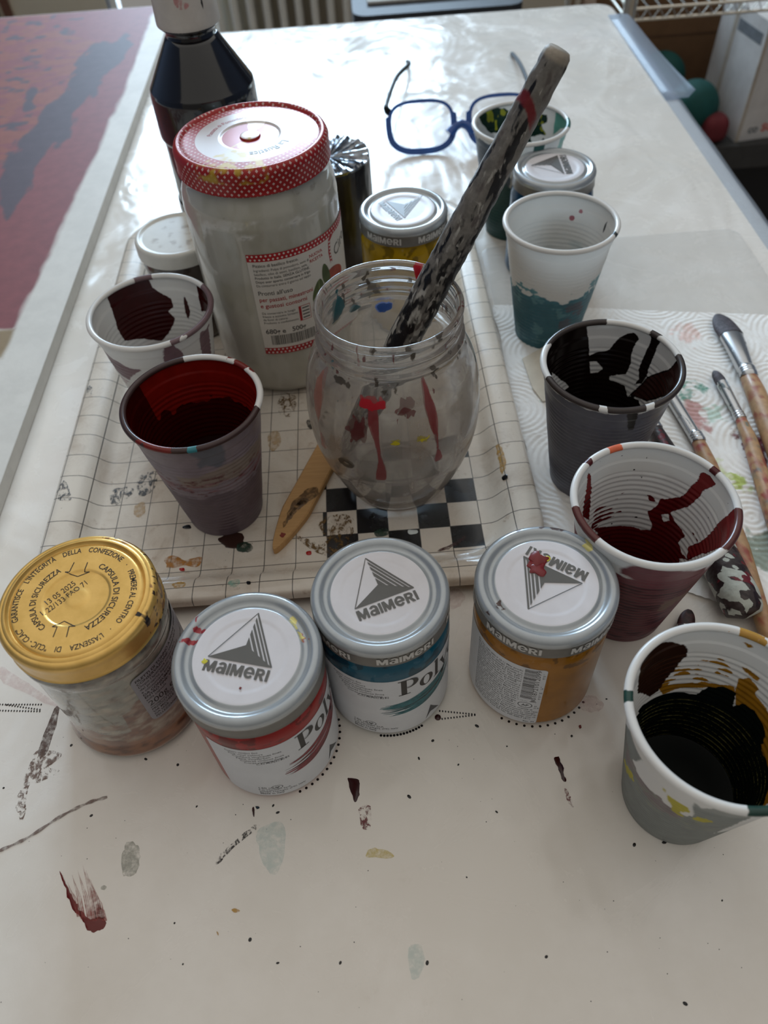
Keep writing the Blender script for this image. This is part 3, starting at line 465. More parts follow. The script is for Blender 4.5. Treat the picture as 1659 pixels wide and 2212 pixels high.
b = MB(); b.add(*rr_slab(-900, -640, 370, 705, 26, [(7, 750), (3.5, 749.3), (1.2, 747.5), (0, 744), (0, 724), (3, 721)])); ttop = b.build('tabletop', M_table, tb, ang=50)
for x, y in ((-840, -580), (310, -580), (-840, 645), (310, 645)):
    b = MB(); b.add(*box(x-20, y-20, 0, x+20, y+20, 722)); b.build('leg', M_tleg, tb, smooth=False)
# pale protective sheet hanging a little over the right edge, and a clear sleeve sticking out
n = NT('clear_film'); M_film = n.done(n.mixs(.36, n.transparent((.93, .96, 1, 1)), n.bsdf(hexc(180, 190, 202), .3, spec=.4)))
b = MB(); P = []
for k, y in enumerate(np.linspace(-100, 545, 40)):
    wv_ = 2.0*math.sin(k*.9)+1.5*math.sin(k*.37)
    P += [(352, y, 750.5), (366, y, 750.3), (372.5+.2*wv_, y, 747), (378+.5*wv_, y, 738), (383+wv_, y, 722)]
b.add(P, [(i*5+j, (i+1)*5+j, (i+1)*5+j+1, i*5+j+1) for i in range(39) for j in range(4)])
tag(b.build('protective_film', M_film, tb), 'clear plastic film hanging over the right edge')
b = MB(); P = []
for k in range(13):
    y = 884+k*(1150-884)/12.0; z = -1.0-5*math.sin(k/12*PI)*.6
    P += [(352, y, .4), (370, y+2, .2), (380, y+4+3*(k == 0), -1.5+z*.4), (396-k*1.0, y+30-k*2.4, -3+z)]
b.add(P, [(i*4+j, (i+1)*4+j, (i+1)*4+j+1, i*4+j+1) for i in range(12) for j in range(3)])
sl = b.build('plastic_sleeve', M_film, None, (0, 0, 1.0)); tag(sl, 'clear bluish plastic sleeve poking past the far right table edge', 'plastic sleeve')
sl.modifiers.new('solid', 'SOLIDIFY').thickness = .0005
# thin translucent work mat lying on the far half of the top
n = NT('mat_film'); cc = n.coord(); nmt = n.bump(n.noise(n.scale(cc, (1, .6, 1)), 16, 4, .6, 1.5), .22, .01)
M_mat = n.done(n.mixs(.13, n.transparent((1, 1, 1, 1)), n.bsdf(hexc(214, 214, 212), n.math('MULTIPLY_ADD', n.step(n.noise(cc, 20, 5, .7), .35, .7), .2, .14), normal=nmt, spec=.5)))
b = MB(); b.add(*rr_slab(105, -150, 338, 118, 12, [(.5, .3), (0, .15), (0, 0)])); tag(b.build('desk_mat', M_mat, None, (0, 500, 0.05)), 'thin translucent plastic mat under the paper towel on the right', 'mat')

# paint stains on the table top: thin dried films, parts of the table
STAIN = {}
def stain_mat(key, c, a=1.0, rough=.3):
    if key not in STAIN:
        n = NT('stain_'+key); cc = n.coord(); f = n.noise(cc, 420, 4, .7)
        g = n.noise(n.scale(cc, (1, .7, 1)), 300, 6, .78, .6)
        sh_ = n.bsdf(n.mix(f, tuple(x*.8 for x in c[:3])+(1,), c), rough)
        aa = a if a >= 1 else n.math('MULTIPLY', n.step(n.noise(cc, 260, 5, .7), .25, .65), a)
        if key.startswith('scr'): aa = n.math('MULTIPLY', n.step(g, .47, .58), a)
        STAIN[key] = n.done(sh_ if (a >= 1 and not key.startswith('scr')) else n.mixs(aa, n.transparent(), sh_))
    return STAIN[key]
SC = dict(dred=((104, 22, 14), 1), brown=((92, 66, 56), .9), scratch=((122, 96, 84), .8), grey=((150, 152, 138), .5), maroon=((50, 8, 8), 1), navy=((20, 40, 52), 1),
          teal=((130, 192, 192), .20), yellow=((214, 190, 70), .5), scratchr=((112, 44, 48), .85), scratchk=((38, 32, 30), .95), pink=((214, 160, 160), .22), och=((196, 150, 60), .8),
          brown2=((58, 36, 30), 1), green2=((40, 62, 48), .95), orange=((190, 124, 30), .85), tan=((206, 164, 84), .85), mint=((150, 196, 178), .7), black=((24, 26, 30), 1),
          red=((176, 32, 30), 1), scr=((60, 66, 74), .8), tanf=((204, 170, 120), .6), ringk=((52, 50, 46), .9), scrb=((110, 80, 30), .9), white=((226, 232, 230), 1), mar=((84, 50, 46), .9))
def blob(poly, jag=.6, seed=0, sub=5):
    """outline with a slightly ragged edge"""
    P = np.array(poly, float); n_ = len(P); q = []
    for i in range(n_):
        for k in range(sub):
            t = k/sub; a, b_, c_, d_ = P[i-1], P[i], P[(i+1) % n_], P[(i+2) % n_]
            q.append(.5*((2*b_)+(c_-a)*t+(2*a-5*b_+4*c_-d_)*t*t+(3*b_-a-3*c_+d_)*t**3))
    q = np.array(q); s = max(np.ptp(q[:, 0]), np.ptp(q[:, 1])); j = jag*min(1, s/14)
    q[:, 0] += j*fbm(q[:, 0]*.5, q[:, 1]*.5, seed, 3, 3); q[:, 1] += j*fbm(q[:, 0]*.5, q[:, 1]*.5, seed+9, 4, 3); return q
def film(poly, z, h, seed, jag=.6):
    q = blob(poly, jag, seed); n_ = len(q); c0 = q.mean(0); inn = c0+(q-c0)*.86
    V = [(x, y, z) for x, y in q]+[(x, y, z+h) for x, y in inn]
    return V, [(i, (i+1) % n_, n_+(i+1) % n_, n_+i) for i in range(n_)]+[tuple(range(n_, 2*n_))]
def stain_on(parent, key, poly, off, z, seed, h=.25, name='paint_stain', zf=None):
    c, a = SC[key]; b = MB(); V, F = film([(x-off[0], y-off[1]) for x, y in poly], z, h, seed)
    if zf: V = [(x, y, v+zf(x+off[0], y+off[1])-z) for x, y, v in V]
    b.add(V, F); return b.build(name, stain_mat(key, hexc(*c), a, .22 if a >= 1 else .45), parent, ang=60)
for i, (k, p) in enumerate(D['table']): stain_on(ttop, k, p, (0, 500), 750.02+.012*i, i, .3 if SC[k][1] >= 1 else .06)
b = MB(); pts = catmull([(x, y-500) for x, y in D['line']], 8)
b.add(*flat(strip2(pts, 1.5+.5*np.sin(np.arange(len(pts))*1.3)), 750.35)); b.build('paint_stain', stain_mat('thin_line', hexc(118, 94, 84), .85), ttop)
b = MB()
for a, c2 in D['feather']:
    for q in range(3):
        o_ = (q-1)*.8; b.add(*flat(strip2([(a[0]+o_, a[1]-500-q*1.5), ((a[0]+c2[0])/2+o_+.3, (a[1]+c2[1])/2-500), (c2[0]+o_, c2[1]-500)], [.05, .28, .7]), 750.33))
b.build('paint_streak', stain_mat('feather', hexc(150, 56, 46), .75), ttop)
rnd = random.Random(4); b = MB()
for x, y in D['dots']:
    r = rnd.uniform(.35, .8); e = rnd.uniform(1, 1.8); g = rnd.uniform(0, 3)
    V, F = lathe([(r, 0), (r*.8, .18), (.01, .25)], 10)[:2]; V[:, 0] *= e; V[:, 0], V[:, 1] = V[:, 0]*math.cos(g)-V[:, 1]*math.sin(g)+x, V[:, 0]*math.sin(g)+V[:, 1]*math.cos(g)+y-500; V[:, 2] += 750; b.add(V, F)
for _ in range(90):
    x, y = rnd.uniform(-200, 150), rnd.uniform(30, 190); r = rnd.uniform(.1, .28)
    V, F = lathe([(r, 0), (.01, .12)], 7)[:2]; V += [x, y-500, 750]; b.add(V, F)
so = b.build('paint_speckle', stain_mat('speck', hexc(26, 22, 22), 1), ttop); so['kind'] = 'stuff'
b = MB()
for (a, c2) in D['tri']:
    L = math.hypot(c2[0]-a[0], c2[1]-a[1]); k = int(L/1.55)
    for i in range(k):
        t = i/k; V, F = lathe([(.42, 0), (.42, .1), (.01, .1)], 6)[:2]; V[:, 1] *= 1.5; V += [a[0]+(c2[0]-a[0])*t, a[1]+(c2[1]-a[1])*t-500, 750.03]; b.add(V, F)
for cx, cy, R_, a0, a1, st_ in ((-66, 170.6, 33.6, -68, 15, 6), (73.5, 197.8, 33.8, -125, -35, 7), (-4.9, 198.6, 33.4, -100, -60, 3)):
    for g in range(a0, a1, st_):
        V, F = lathe([(.75, 0), (.7, .1), (.01, .12)], 7)[:2]; V += [cx+R_*math.cos(math.radians(g)), cy+R_*math.sin(math.radians(g))-500, 750.03]; b.add(V, F)
pd = b.build('printed_dots', stain_mat('speck', hexc(26, 22, 22), 1), ttop); pd['kind'] = 'stuff'
V, F = lathe([(1.7, 0), (1.6, .5), (1, .9), (.01, 1.0)], 14)[:2]; b = MB(); b.add(V+[D['brd'][0][0], D['brd'][0][1]-500, 750], F); b.build('paint_drop', stain_mat('maroon', hexc(50, 8, 8), 1), ttop)

# ------------------------------------------------------------------ canvas at the left
cv = thing('painted_canvas', -400, 700, 0, 'large red painted canvas with a white border lying along the left', 'painting')
b = MB(); g = 3.5
xs = np.arange(-700, -247.9, g); ys = np.arange(60, 1292, g); nx, ny = len(xs), len(ys)
X, Y = np.meshgrid(xs, ys); edge = -247.5-10.5*(1150-Y)/800; Xc = X+(edge+248)*np.clip((X+330)/82, 0, 1)
V = np.stack([Xc+400, Y-700, np.full_like(X, 12.0)], -1).reshape(-1, 3); F = [(j*nx+i, j*nx+i+1, (j+1)*nx+i+1, (j+1)*nx+i) for j in range(ny-1) for i in range(nx-1)]
xx, yy = Xc.reshape(-1), Y.reshape(-1); red = np.array(D['cred'])
ex = np.interp(yy, red[::-1][1:, 1], red[::-1][1:, 0]); nz = fbm(xx/14, yy/40, 0, 5, 3)
fr_ = np.minimum(ex-xx+1.2*nz*2, yy-534+2*nz)
fd = np.maximum(sdpoly(xx, yy, D['cdark']), sdpoly(xx, yy, D['cdark2']))+7*fbm(xx/9, yy/22, 0, 8, 4)
fd = np.maximum(fd, np.where(xx < -372, 9*fbm(xx/15, yy/12, 0, 21, 4)-5.0, -5))
fo = np.minimum(sdpoly(xx, yy, D['corg'])+6, 9*fbm(xx/17, yy/9, 0, 31, 4)+1.0); fo = np.where(xx < -420, 9*fbm(xx/17, yy/9, 0, 31, 4), fo)
ft = np.minimum(np.minimum(-292-xx+1.5*nz, 533-yy), yy-495)
b.add(V, F, 0, dict(a=fr_, b=fo, c=fd, d=ft))
M_cv = layered('canvas_paint', hexc(214, 210, 202), [('a', hexc(126, 68, 70)), ('b', hexc(134, 76, 64)), ('c', hexc(80, 66, 74)), ('d', hexc(140, 120, 90))], rough=.6, scale=40, bump=.25, soft=3.0)
b.build('painted_surface', M_cv, cv)
b = MB(); yl, yh = 60, 1290
e = lambda y: -247.5-10.5*(1150-y)/800+400
b.add([(-300, yl-700, 1), (e(yl), yl-700, 1), (e(yh), yh-700, 1), (-300, yh-700, 1), (-300, yl-700, 11.9), (e(yl), yl-700, 11.9), (e(yh), yh-700, 11.9), (-300, yh-700, 11.9)], [(0, 3, 2, 1), (4, 5, 6, 7), (0, 1, 5, 4), (1, 2, 6, 5), (2, 3, 7, 6), (3, 0, 4, 7)])
b.build('canvas_board', simple('canvas_side', hexc(206, 202, 194), .8, var=.03), cv, smooth=False)
# ------------------------------------------------------------------ tray
TX, TY = -59.5, 471.5
def tray_z(x, y):
    return 0
n = NT('tray_print'); oc = n.coord(); sx3 = n.n('SeparateXYZ'); n.set(sx3.inputs[0], oc)
X_ = n.math('MULTIPLY_ADD', sx3.outputs[0], 1000, TX-2.0); Y_ = n.math('MULTIPLY_ADD', sx3.outputs[1], 1000, TY-320.0)
PT = 19.75
def near(v, wd):  # 1 on a printed grid line
    q = n.math('ABSOLUTE', n.math('SUBTRACT', n.math('MODULO', n.math('ADD', v, PT*40+PT/2), PT), PT/2)); return n.math('LESS_THAN', q, wd)
line = n.math('MAXIMUM', near(X_, .28), near(Y_, .28))
ix = n.math('FLOOR', n.math('DIVIDE', X_, PT)); iy = n.math('FLOOR', n.math('DIVIDE', Y_, PT))
par = n.math('MODULO', n.math('ADD', n.math('ADD', ix, iy), 201), 2)   # chess parity
reg = n.math('MULTIPLY', n.math('MULTIPLY', n.math('GREATER_THAN', X_, -2*PT-2.5-PT*.0), n.math('LESS_THAN', X_, 59.5)), n.math('MULTIPLY', n.math('LESS_THAN', Y_, 3.05*PT), n.math('GREATER_THAN', Y_, -37.2)))
blk = n.math('MULTIPLY', n.math('GREATER_THAN', par, .5), reg)
dirt = n.noise(oc, 26, 6, .7, .5); d2 = n.noise(oc, 85, 6, .75); d3 = n.noise(oc, 240, 4, .7)
base = n.mix(n.step(dirt, .42, .75), hexc(216, 206, 192), hexc(186, 170, 152)); base = n.mix(n.math('MULTIPLY', n.step(d2, .60, .72), .55), base, hexc(150, 120, 92))
base = n.mix(n.math('MULTIPLY', n.step(d3, .70, .76), .8), base, hexc(84, 74, 66))
base = n.mix(n.math('MULTIPLY', line, .85), base, hexc(44, 42, 42)); base = n.mix(blk, base, n.mix(n.step(d2, .62, .75), hexc(20, 19, 20), hexc(96, 88, 76)))
M_tray = n.done(n.bsdf(base, n.math('MULTIPLY_ADD', n.step(dirt, .4, .7), .2, .22), coat=.3, spec=.5))
tray = thing('serving_tray', TX, TY, 0, 'cream rimmed tray with a printed grid and a chequered corner, spattered with paint', 'tray')
x0, y0, x1, y1 = -218-TX, 251-TY, 99-TX, 692-TY
prof = [(0, 9.5), (.2, 11.5), (1.2, 13.2), (3, 14), (8, 14.1), (14, 13.7), (18, 12.4), (21.5, 10), (24.5, 7), (27.5, 4.4), (31, 2.9), (36, 2.4)]
rings = []
for ins, z in prof:
    r_ = 44-ins*.75; rings.append([(x, y, z) for x, y in rrect2(x0+ins, y0+ins*(31/36), x1-ins, y1-ins, r_, 14)[0]])
k = len(rings[0]); low = [[(x, y, z-1.6) for x, y, z in q] for q in rings]; low[-1] = [(x, y, .8) for x, y, z in low[-1]]
V = [p for q in rings for p in q]+[p for q in low for p in q]; R_ = len(rings)
F = [(i*k+(j+1) % k, i*k+j, (i+1)*k+j, (i+1)*k+(j+1) % k)[::-1] for i in range(R_-1) for j in range(k)]
F += [((R_+i)*k+j, (R_+i)*k+(j+1) % k, (R_+i+1)*k+(j+1) % k, (R_+i+1)*k+j)[::-1] for i in range(R_-1) for j in range(k)]
F += [(j, (j+1) % k, R_*k+(j+1) % k, R_*k+j)[::-1] for j in range(k)]
F += [tuple((R_-1)*k+j for j in range(k)), tuple((2*R_-1)*k+j for j in range(k))[::-1]]
b = MB(); b.add(V, F); b.build('tray_body', M_tray, tray, ang=50)
_ins = np.array([p[0] for p in prof]); _z = np.array([p[1] for p in prof])
def tz(x, y): d = min(x-(-218), 99-x, (y-251)*36/31, 692-y); return float(np.interp(d, _ins, _z))
for i, (kk, p) in enumerate(D['tray']): stain_on(tray, kk, p, (TX, TY), 0, 50+i, .35 if SC[kk][1] >= .95 else .08, zf=lambda x, y, i=i: tz(x, y)+.05+.01*i)

# ------------------------------------------------------------------ paper towel
g = 1.0; xs = np.arange(100, 372, g); ys = np.arange(226, 530, g); X, Y = np.meshgrid(xs, ys); nx, ny = len(xs), len(ys)
u = (X-100)/272; v = (Y-226)/304
XX = X+0*u; YY = Y-(np.clip((X-107)/210, 0, 1.3)*40)*v-(1-v)*(14*u)+(1-v)*(58*(1-np.clip((X-100)/105, 0, 1))); XX = XX+3*(v)+2*fbm(Y/60, X*0+.5, 0, 3, 2)*(u < .02)
cxs = np.round((XX-12)/66)*66+12; 
row = np.round(YY/58); cxs = np.round((XX-33*(row % 2))/66)*66+33*(row % 2); cys = row*58
rr = np.hypot(XX-cxs, YY-cys); an = np.arctan2(YY-cys, XX-cxs)
Z = 1.0+.42*np.cos(rr*2*PI/4.3)*(.65+.35*np.cos(an*np.maximum(4, np.round(rr*1.25))))+.35*fbm(XX/16, YY/16, 0, 2, 3)+.25
Z = np.clip(Z, .25, 4)
V = np.stack([XX-236, YY-378, Z], -1).reshape(-1, 3); F = [(j*nx+i, j*nx+i+1, (j+1)*nx+i+1, (j+1)*nx+i) for j in range(ny-1) for i in range(nx-1)]
xx, yy = XX.reshape(-1), YY.reshape(-1); nz = fbm(xx/5, yy/5, 0, 3, 4); names = {}
for kk, p in D['towel']:
    f_ = sdpoly(xx, yy, p)+6*nz-(3 if kk in ('mint', 'lyel') else 0)+1.2; names[kk] = np.maximum(names.get(kk, -9), f_)
TCOL = dict(pink=hexc(228, 204, 196), dgreen=hexc(110, 156, 140), rose=hexc(196, 156, 152), mint=hexc(196, 214, 202), blood=hexc(116, 50, 52), lime=hexc(176, 190, 110), dgrey=hexc(150, 160, 148), lyel=hexc(214, 220, 180))
b = MB(); b.add(V, F, 0, {k_: np.asarray(v_) for k_, v_ in names.items()})
tw = b.build('paper_towel', layered('towel_paper', hexc(236, 234, 230), [(k_, TCOL[k_]) for k_ in names], rough=.9, var=.015, scale=200, bump=.3, soft=3.4), None, (236, 378, 0.3), ang=80)
tag(tw, 'white embossed paper towel stained green, pink and red under the brushes', 'paper towel')
q = np.array(D['card'])-[132, 440]; b = MB()
b.add([(x, y, 2.6+.02*y) for x, y in q]+[(x, y, 1.4+.02*y) for x, y in q], [(0, 5, 4, 3, 2, 1)[::-1], tuple(range(6, 12))]+[(i, (i+1) % 6, (i+1) % 6+6, i+6) for i in range(6)])
cr = b.build('folded_napkin', simple('beige_napkin', hexc(216, 208, 192), .9, var=.04, scale=90), None, (132, 440, 0.9), smooth=False); tag(cr, 'small beige folded napkin sticking out behind the black paint cup', 'napkin')
# ------------------------------------------------------------------ plastic cups
PLA = hexc(232, 230, 226)
def cup_r(z): return 24.0+14.8*np.asarray(z)/94.0
def rng(TH, a0, a1, k=.7):   # signed mm inside the angular range a1..a0 (a0 > a1)
    m, h_ = (a0+a1)/2, (a0-a1)/2; return (h_-np.abs(wrapd(TH, m)))*k
def make_cup(x, y, z, label, inner, outer, rim, ins, outs, level, fillc, M=230, group='white plastic paint cups', tr=.28, rimcols=None, step=.8, osoft=.5):
    t = thing('plastic_cup', x, y, z, label, 'cup', group)
    rib = lambda q: .32*(1-abs(((q/3.3) % 1)*2-1)*2)*(1 if 6 < q < 78 else 0)
    zs = np.arange(3, 94.4, step)
    out = [(0.01, 1.6), (12, 1.6), (22, 1.4), (23.2, 0), (24.2, .3), (24.6, 2)]+[(float(cup_r(q))+rib(q)+(.5 if q > 85 else 0), float(q)) for q in zs]+[(39.1, 94.6)]
    inn = [(38.6, 94.6)]+[(float(cup_r(q))+rib(q)-.75+(.5 if q > 85 else 0), float(q)) for q in zs[::-1]]+[(23, 2.6), (12, 2.4), (.01, 2.4)]
    V, F, TH, Z, IX = lathe(out+inn, M); NO = len(out)
    side = IX >= NO; xx, yy = V[:, 0], V[:, 1]; N1 = fbm(xx/7, yy/7, Z/7, 11+int(x) % 50, 4)
    st = 1.1*np.cos(2*PI*Z/3.3)
    A = {}
    for nm_, f_ in inner(TH, Z, N1, st).items(): A[nm_] = np.where(side, f_, -9)
    for nm_, f_ in outer(TH, Z, N1, st).items(): A[nm_] = np.where(side, A.get(nm_, -9.0), f_)
    fi = [0 if (f[0]//M) < NO-1 else 1 for f in F]
    b = MB(); b.add(V, F, fi, A)
    b.build('cup_wall', [layered('cup_outside', PLA, outs, rough=.32, trans=tr, var=.01, soft=osoft), layered('cup_inside', PLA, ins, rough=.24, trans=tr, var=.01, soft=.3)], t, ang=60)
    pr = [(39.0+1.95*math.cos(a), 94.4+1.75*math.sin(a)) for a in np.linspace(0, 2*PI, 14, endpoint=False)]
    V, F, TH, Z, IX = lathe(pr, M, closed=True); N1 = fbm(V[:, 0]/5, V[:, 1]/5, Z/5, 5, 4)
    A = rim(TH, 2.4*N1); b = MB(); b.add(V, F, 0, A)
    b.build('rim', layered('cup_rim', PLA, rimcols, rough=.28, trans=.15, var=.01, soft=.3), t, ang=80)
    if level:
        r_ = float(cup_r(level))-.55; V, F = lathe([(r_, level), (r_*.97, level-.2), (r_*.6, level-.3), (.01, level-.25)][::1], 64)[:2]
        b = MB(); b.add(V, [f[::-1] for f in F]); b.build('paint_fill', simple('wet_paint', fillc, .4, spec=.15, var=.02), t)
    return t
mxp = lambda TH, Z, ps: np.maximum.reduce([thpoly(TH, Z, p) for p in ps])
AT = lambda x, y, h: (x*(1-h/387.4), y*(1-h/387.4), h)
def none(*a): return {'a': np.full(len(np.atleast_1d(a[0])), -9.0)}

# 1 almost black brown paint, on the towel
def i1(T, Z, N, st):
    f = np.maximum(mxp(T, Z, D['drk_in']), 52+3*N-Z-np.abs(wrapd(T, -90))*0); f = np.maximum(f, np.where(np.abs(wrapd(T, -130)) < 85, 60-Z*0, -9))
    f = np.minimum(f+.5*N, -thpoly(T, Z, D['drk_hole'][0])); return dict(a=f, b=np.minimum(f, thpoly(T, Z, D['drk_in'][2])-1))
make_cup(*AT(137.7, 337.6, 1), 'plastic cup full of almost black brown paint on the paper towel', i1,
         lambda T, Z, N, st: dict(a=91+1.2*N-Z, c=thpoly(T, Z, D['drk_out'][0])+.6*N),
         lambda T, N: dict(a=np.maximum.reduce([rng(T, 148, 82), rng(T, 42, 31), rng(T, 4, -70), rng(T, -76, -108), rng(T, -113, -168)])+.8*N),
         [('a', hexc(26, 17, 15), .16), ('b', hexc(56, 30, 26), .2)], [('a', hexc(112, 112, 122), .3), ('c', hexc(44, 38, 34), .3)], 40, hexc(10, 8, 8), rimcols=[('a', hexc(62, 53, 50), .25)])
# 2 dark red, front left of the tray
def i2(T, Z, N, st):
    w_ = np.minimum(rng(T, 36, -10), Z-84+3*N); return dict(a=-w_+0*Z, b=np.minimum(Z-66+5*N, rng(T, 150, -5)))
def o2(T, Z, N, st):
    x = np.radians(T)*33; hs = fbm(x/9, Z/1.6, 0, 4, 4)
    return dict(a=46+3*N-Z+.6*st, b=np.minimum(6-np.abs(Z-64-3*N)+1.5*hs, rng(T, -5, -110)), c=np.minimum(5-np.abs(Z-55)+0*Z, 3*hs-1.0), d=np.minimum(9-np.abs(Z-56), 3*fbm(x/4, Z/1.6, 0, 77, 4)-1.9), e=Z-38+3*N, f=np.minimum(Z-76+3*N, rng(T, -60, -85)-2*N))
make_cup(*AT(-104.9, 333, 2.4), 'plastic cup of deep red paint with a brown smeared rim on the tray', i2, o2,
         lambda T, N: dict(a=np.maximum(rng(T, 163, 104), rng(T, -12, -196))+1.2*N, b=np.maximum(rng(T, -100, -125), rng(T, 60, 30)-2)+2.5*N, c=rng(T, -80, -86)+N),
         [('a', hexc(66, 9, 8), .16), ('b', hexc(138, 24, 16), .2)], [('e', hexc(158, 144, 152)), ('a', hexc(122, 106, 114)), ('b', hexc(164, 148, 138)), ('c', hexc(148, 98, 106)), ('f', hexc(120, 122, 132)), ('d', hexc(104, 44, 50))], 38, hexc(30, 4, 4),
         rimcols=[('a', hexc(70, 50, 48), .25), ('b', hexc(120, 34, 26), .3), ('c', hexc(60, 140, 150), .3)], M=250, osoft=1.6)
# 3 white with a maroon patch, back left
make_cup(*AT(-140.9, 423.5, 2.4), 'white plastic cup with one square maroon smear inside, behind the deep red cup',
         lambda T, Z, N, st: dict(a=np.maximum(mxp(T, Z, D['whi_in']), 38+3*N-Z)+.5*N),
         lambda T, Z, N, st: dict(a=np.maximum.reduce([mxp(T, Z, D['whi_out'])-0.2, 38+5*N-Z])+1.2*N, b=np.minimum(3*N-1.0, 60-Z)),
         lambda T, N: dict(a=np.maximum(rng(T, 116, 96), rng(T, 44, -62)-3+3*N)+.8*N),
         [('a', hexc(60, 16, 16), .18)], [('a', hexc(134, 106, 112)), ('b', hexc(206, 186, 188))], 22, hexc(50, 12, 12), M=200, step=1.0, rimcols=[('a', hexc(120, 96, 100), .3)])
# 4 crimson, right
def i4(T, Z, N, st):
    f = np.maximum(mxp(T, Z, D['cri_in']), 35+2*N-Z); f = np.maximum(f, np.where(np.abs(wrapd(T, -100)) < 70, 70-Z, -9))
    s_ = np.minimum(mxp(T, Z, D['cri_str'])+2*N, st-.35+2.0*N+.8*(46-Z)*.1)
    sp = 4*fbm(np.radians(T)*14, Z/2.4, 0, 90, 2)-4.6
    f = np.minimum(np.maximum(f+.7*N, s_), -thpoly(T, Z, D['cri_hole'][0])); return dict(a=f, b=np.minimum(f-.3, np.maximum(thpoly(T, Z, D['cri_in'][2])-.5, Z-70)), c=sp)
make_cup(*AT(132.9, 233.8, 0), 'plastic cup streaked crimson inside with clean white walls, right of the yellow jar', i4,
         lambda T, Z, N, st: dict(a=np.maximum(thpoly(T, Z, D['cri_out'][0], ref=-90), 77+2*N-Z)+.8*N, b=np.minimum(np.minimum(70-Z, 1.5*st-.6+2.5*fbm(np.radians(T)*3, Z/3, 0, 14, 3)), rng(T, -60, -180)), c=np.minimum(5-np.abs(Z-48)+3*N, rng(T, -45, -85)+4*N-3)),
         lambda T, N: dict(a=np.maximum(rng(T, -147, -180), rng(T, -12, -55))+.6*N, b=rng(T, 112, 100)+.6*N, c=np.maximum(rng(T, 28, 22), rng(T, 135, 131))+.6*N),
         [('a', hexc(92, 18, 20), .18), ('b', hexc(122, 34, 34), .2), ('c', hexc(40, 30, 28))], [('a', hexc(124, 74, 80)), ('b', hexc(84, 48, 56)), ('c', hexc(134, 104, 92))], 14, hexc(40, 6, 8), M=300, step=.66, osoft=1.2,
         rimcols=[('a', hexc(96, 52, 48), .22), ('b', hexc(226, 112, 76), .3), ('c', hexc(80, 20, 22), .3)])
# 5 dark green with ochre, front right corner
def i5(T, Z, N, st):
    g_ = np.maximum(thpoly(T, Z, D['grn_green'][0]), 46+2*N-Z); g_ = np.where(np.abs(wrapd(T, -130)) < 70, np.maximum(g_, 62-Z+3*N), g_)
    o_ = np.maximum(mxp(T, Z, D['grn_och']), np.minimum(thpoly(T, Z, D['grn_str'][0])+N, st-.25+1.6*N)); o_ = np.maximum(o_, np.minimum(rng(T, 20, -50), 66+3*N-Z))
    return dict(a=o_+.8*N, b=thpoly(T, Z, D['grn_brown'][0])+.6*N, c=g_+.7*N, d=np.minimum(g_-1, np.minimum(st-1.02+.25*N, 44-Z)))
make_cup(*AT(131.3, 124.1, 0), 'plastic cup of blackish green paint with ochre streaks in the front right corner', i5,
         lambda T, Z, N, st: dict(a=np.maximum(thpoly(T, Z, D['grn_out'][0], ref=-130), 40+3*N-Z)+.8*N, b=np.minimum(6-np.abs(Z-56-N*5), rng(T, -125, -185)+3*N), c=mxp(T, Z, D['grn_yel'])+3*N, d=np.minimum(9-np.abs(Z-50)+2*N, st-.5+1.4*fbm(np.radians(T)*8, Z, 0, 9, 3))),
         lambda T, N: dict(a=np.maximum(rng(T, 170, 163), rng(T, -62, -100))+.5*N, b=rng(T, 66, 46)-2+3*N),
         [('a', hexc(156, 108, 28), .22), ('b', hexc(48, 26, 18), .2), ('c', hexc(13, 19, 16), .14), ('d', hexc(120, 112, 60), .3)],
         [('a', hexc(140, 144, 140)), ('b', hexc(146, 134, 134)), ('c', hexc(196, 184, 60)), ('d', hexc(150, 152, 140))], 12, hexc(8, 12, 9), M=320, step=.66, tr=.22,
         rimcols=[('a', hexc(38, 70, 62), .25), ('b', hexc(186, 140, 60), .35)])
# 6 nearly clean, teal below
make_cup(*AT(140.4, 492.5, .8), 'clean looking plastic cup with a teal paint band round its lower half',
         lambda T, Z, N, st: dict(a=48+4*N-Z, b=3.2-np.hypot(wrapd(T, 62)*.6, Z-78)*1.6, c=2.4-np.hypot(wrapd(T, 53)*.6, Z-84)*1.6, d=2-np.hypot(wrapd(T, 14)*1.2, (Z-82)*.45)),
         lambda T, Z, N, st: dict(a=51+5*N-Z+.6*st, b=np.minimum(3*N-1.4+.5*st, 62-Z), e=np.minimum(np.minimum(rng(T, -52, -88), 46-Z), -3*N-.9+.6*st)),
         lambda T, N: dict(a=rng(T, -32, -38)+N), [('a', hexc(66, 104, 108)), ('b', hexc(176, 112, 120)), ('c', hexc(186, 130, 136)), ('d', hexc(64, 62, 62))],
         [('a', hexc(80, 132, 144)), ('b', hexc(110, 160, 168)), ('e', hexc(104, 112, 122))], 30, hexc(60, 100, 106), M=180, step=1.0, tr=.45, rimcols=[('a', hexc(60, 66, 66))])
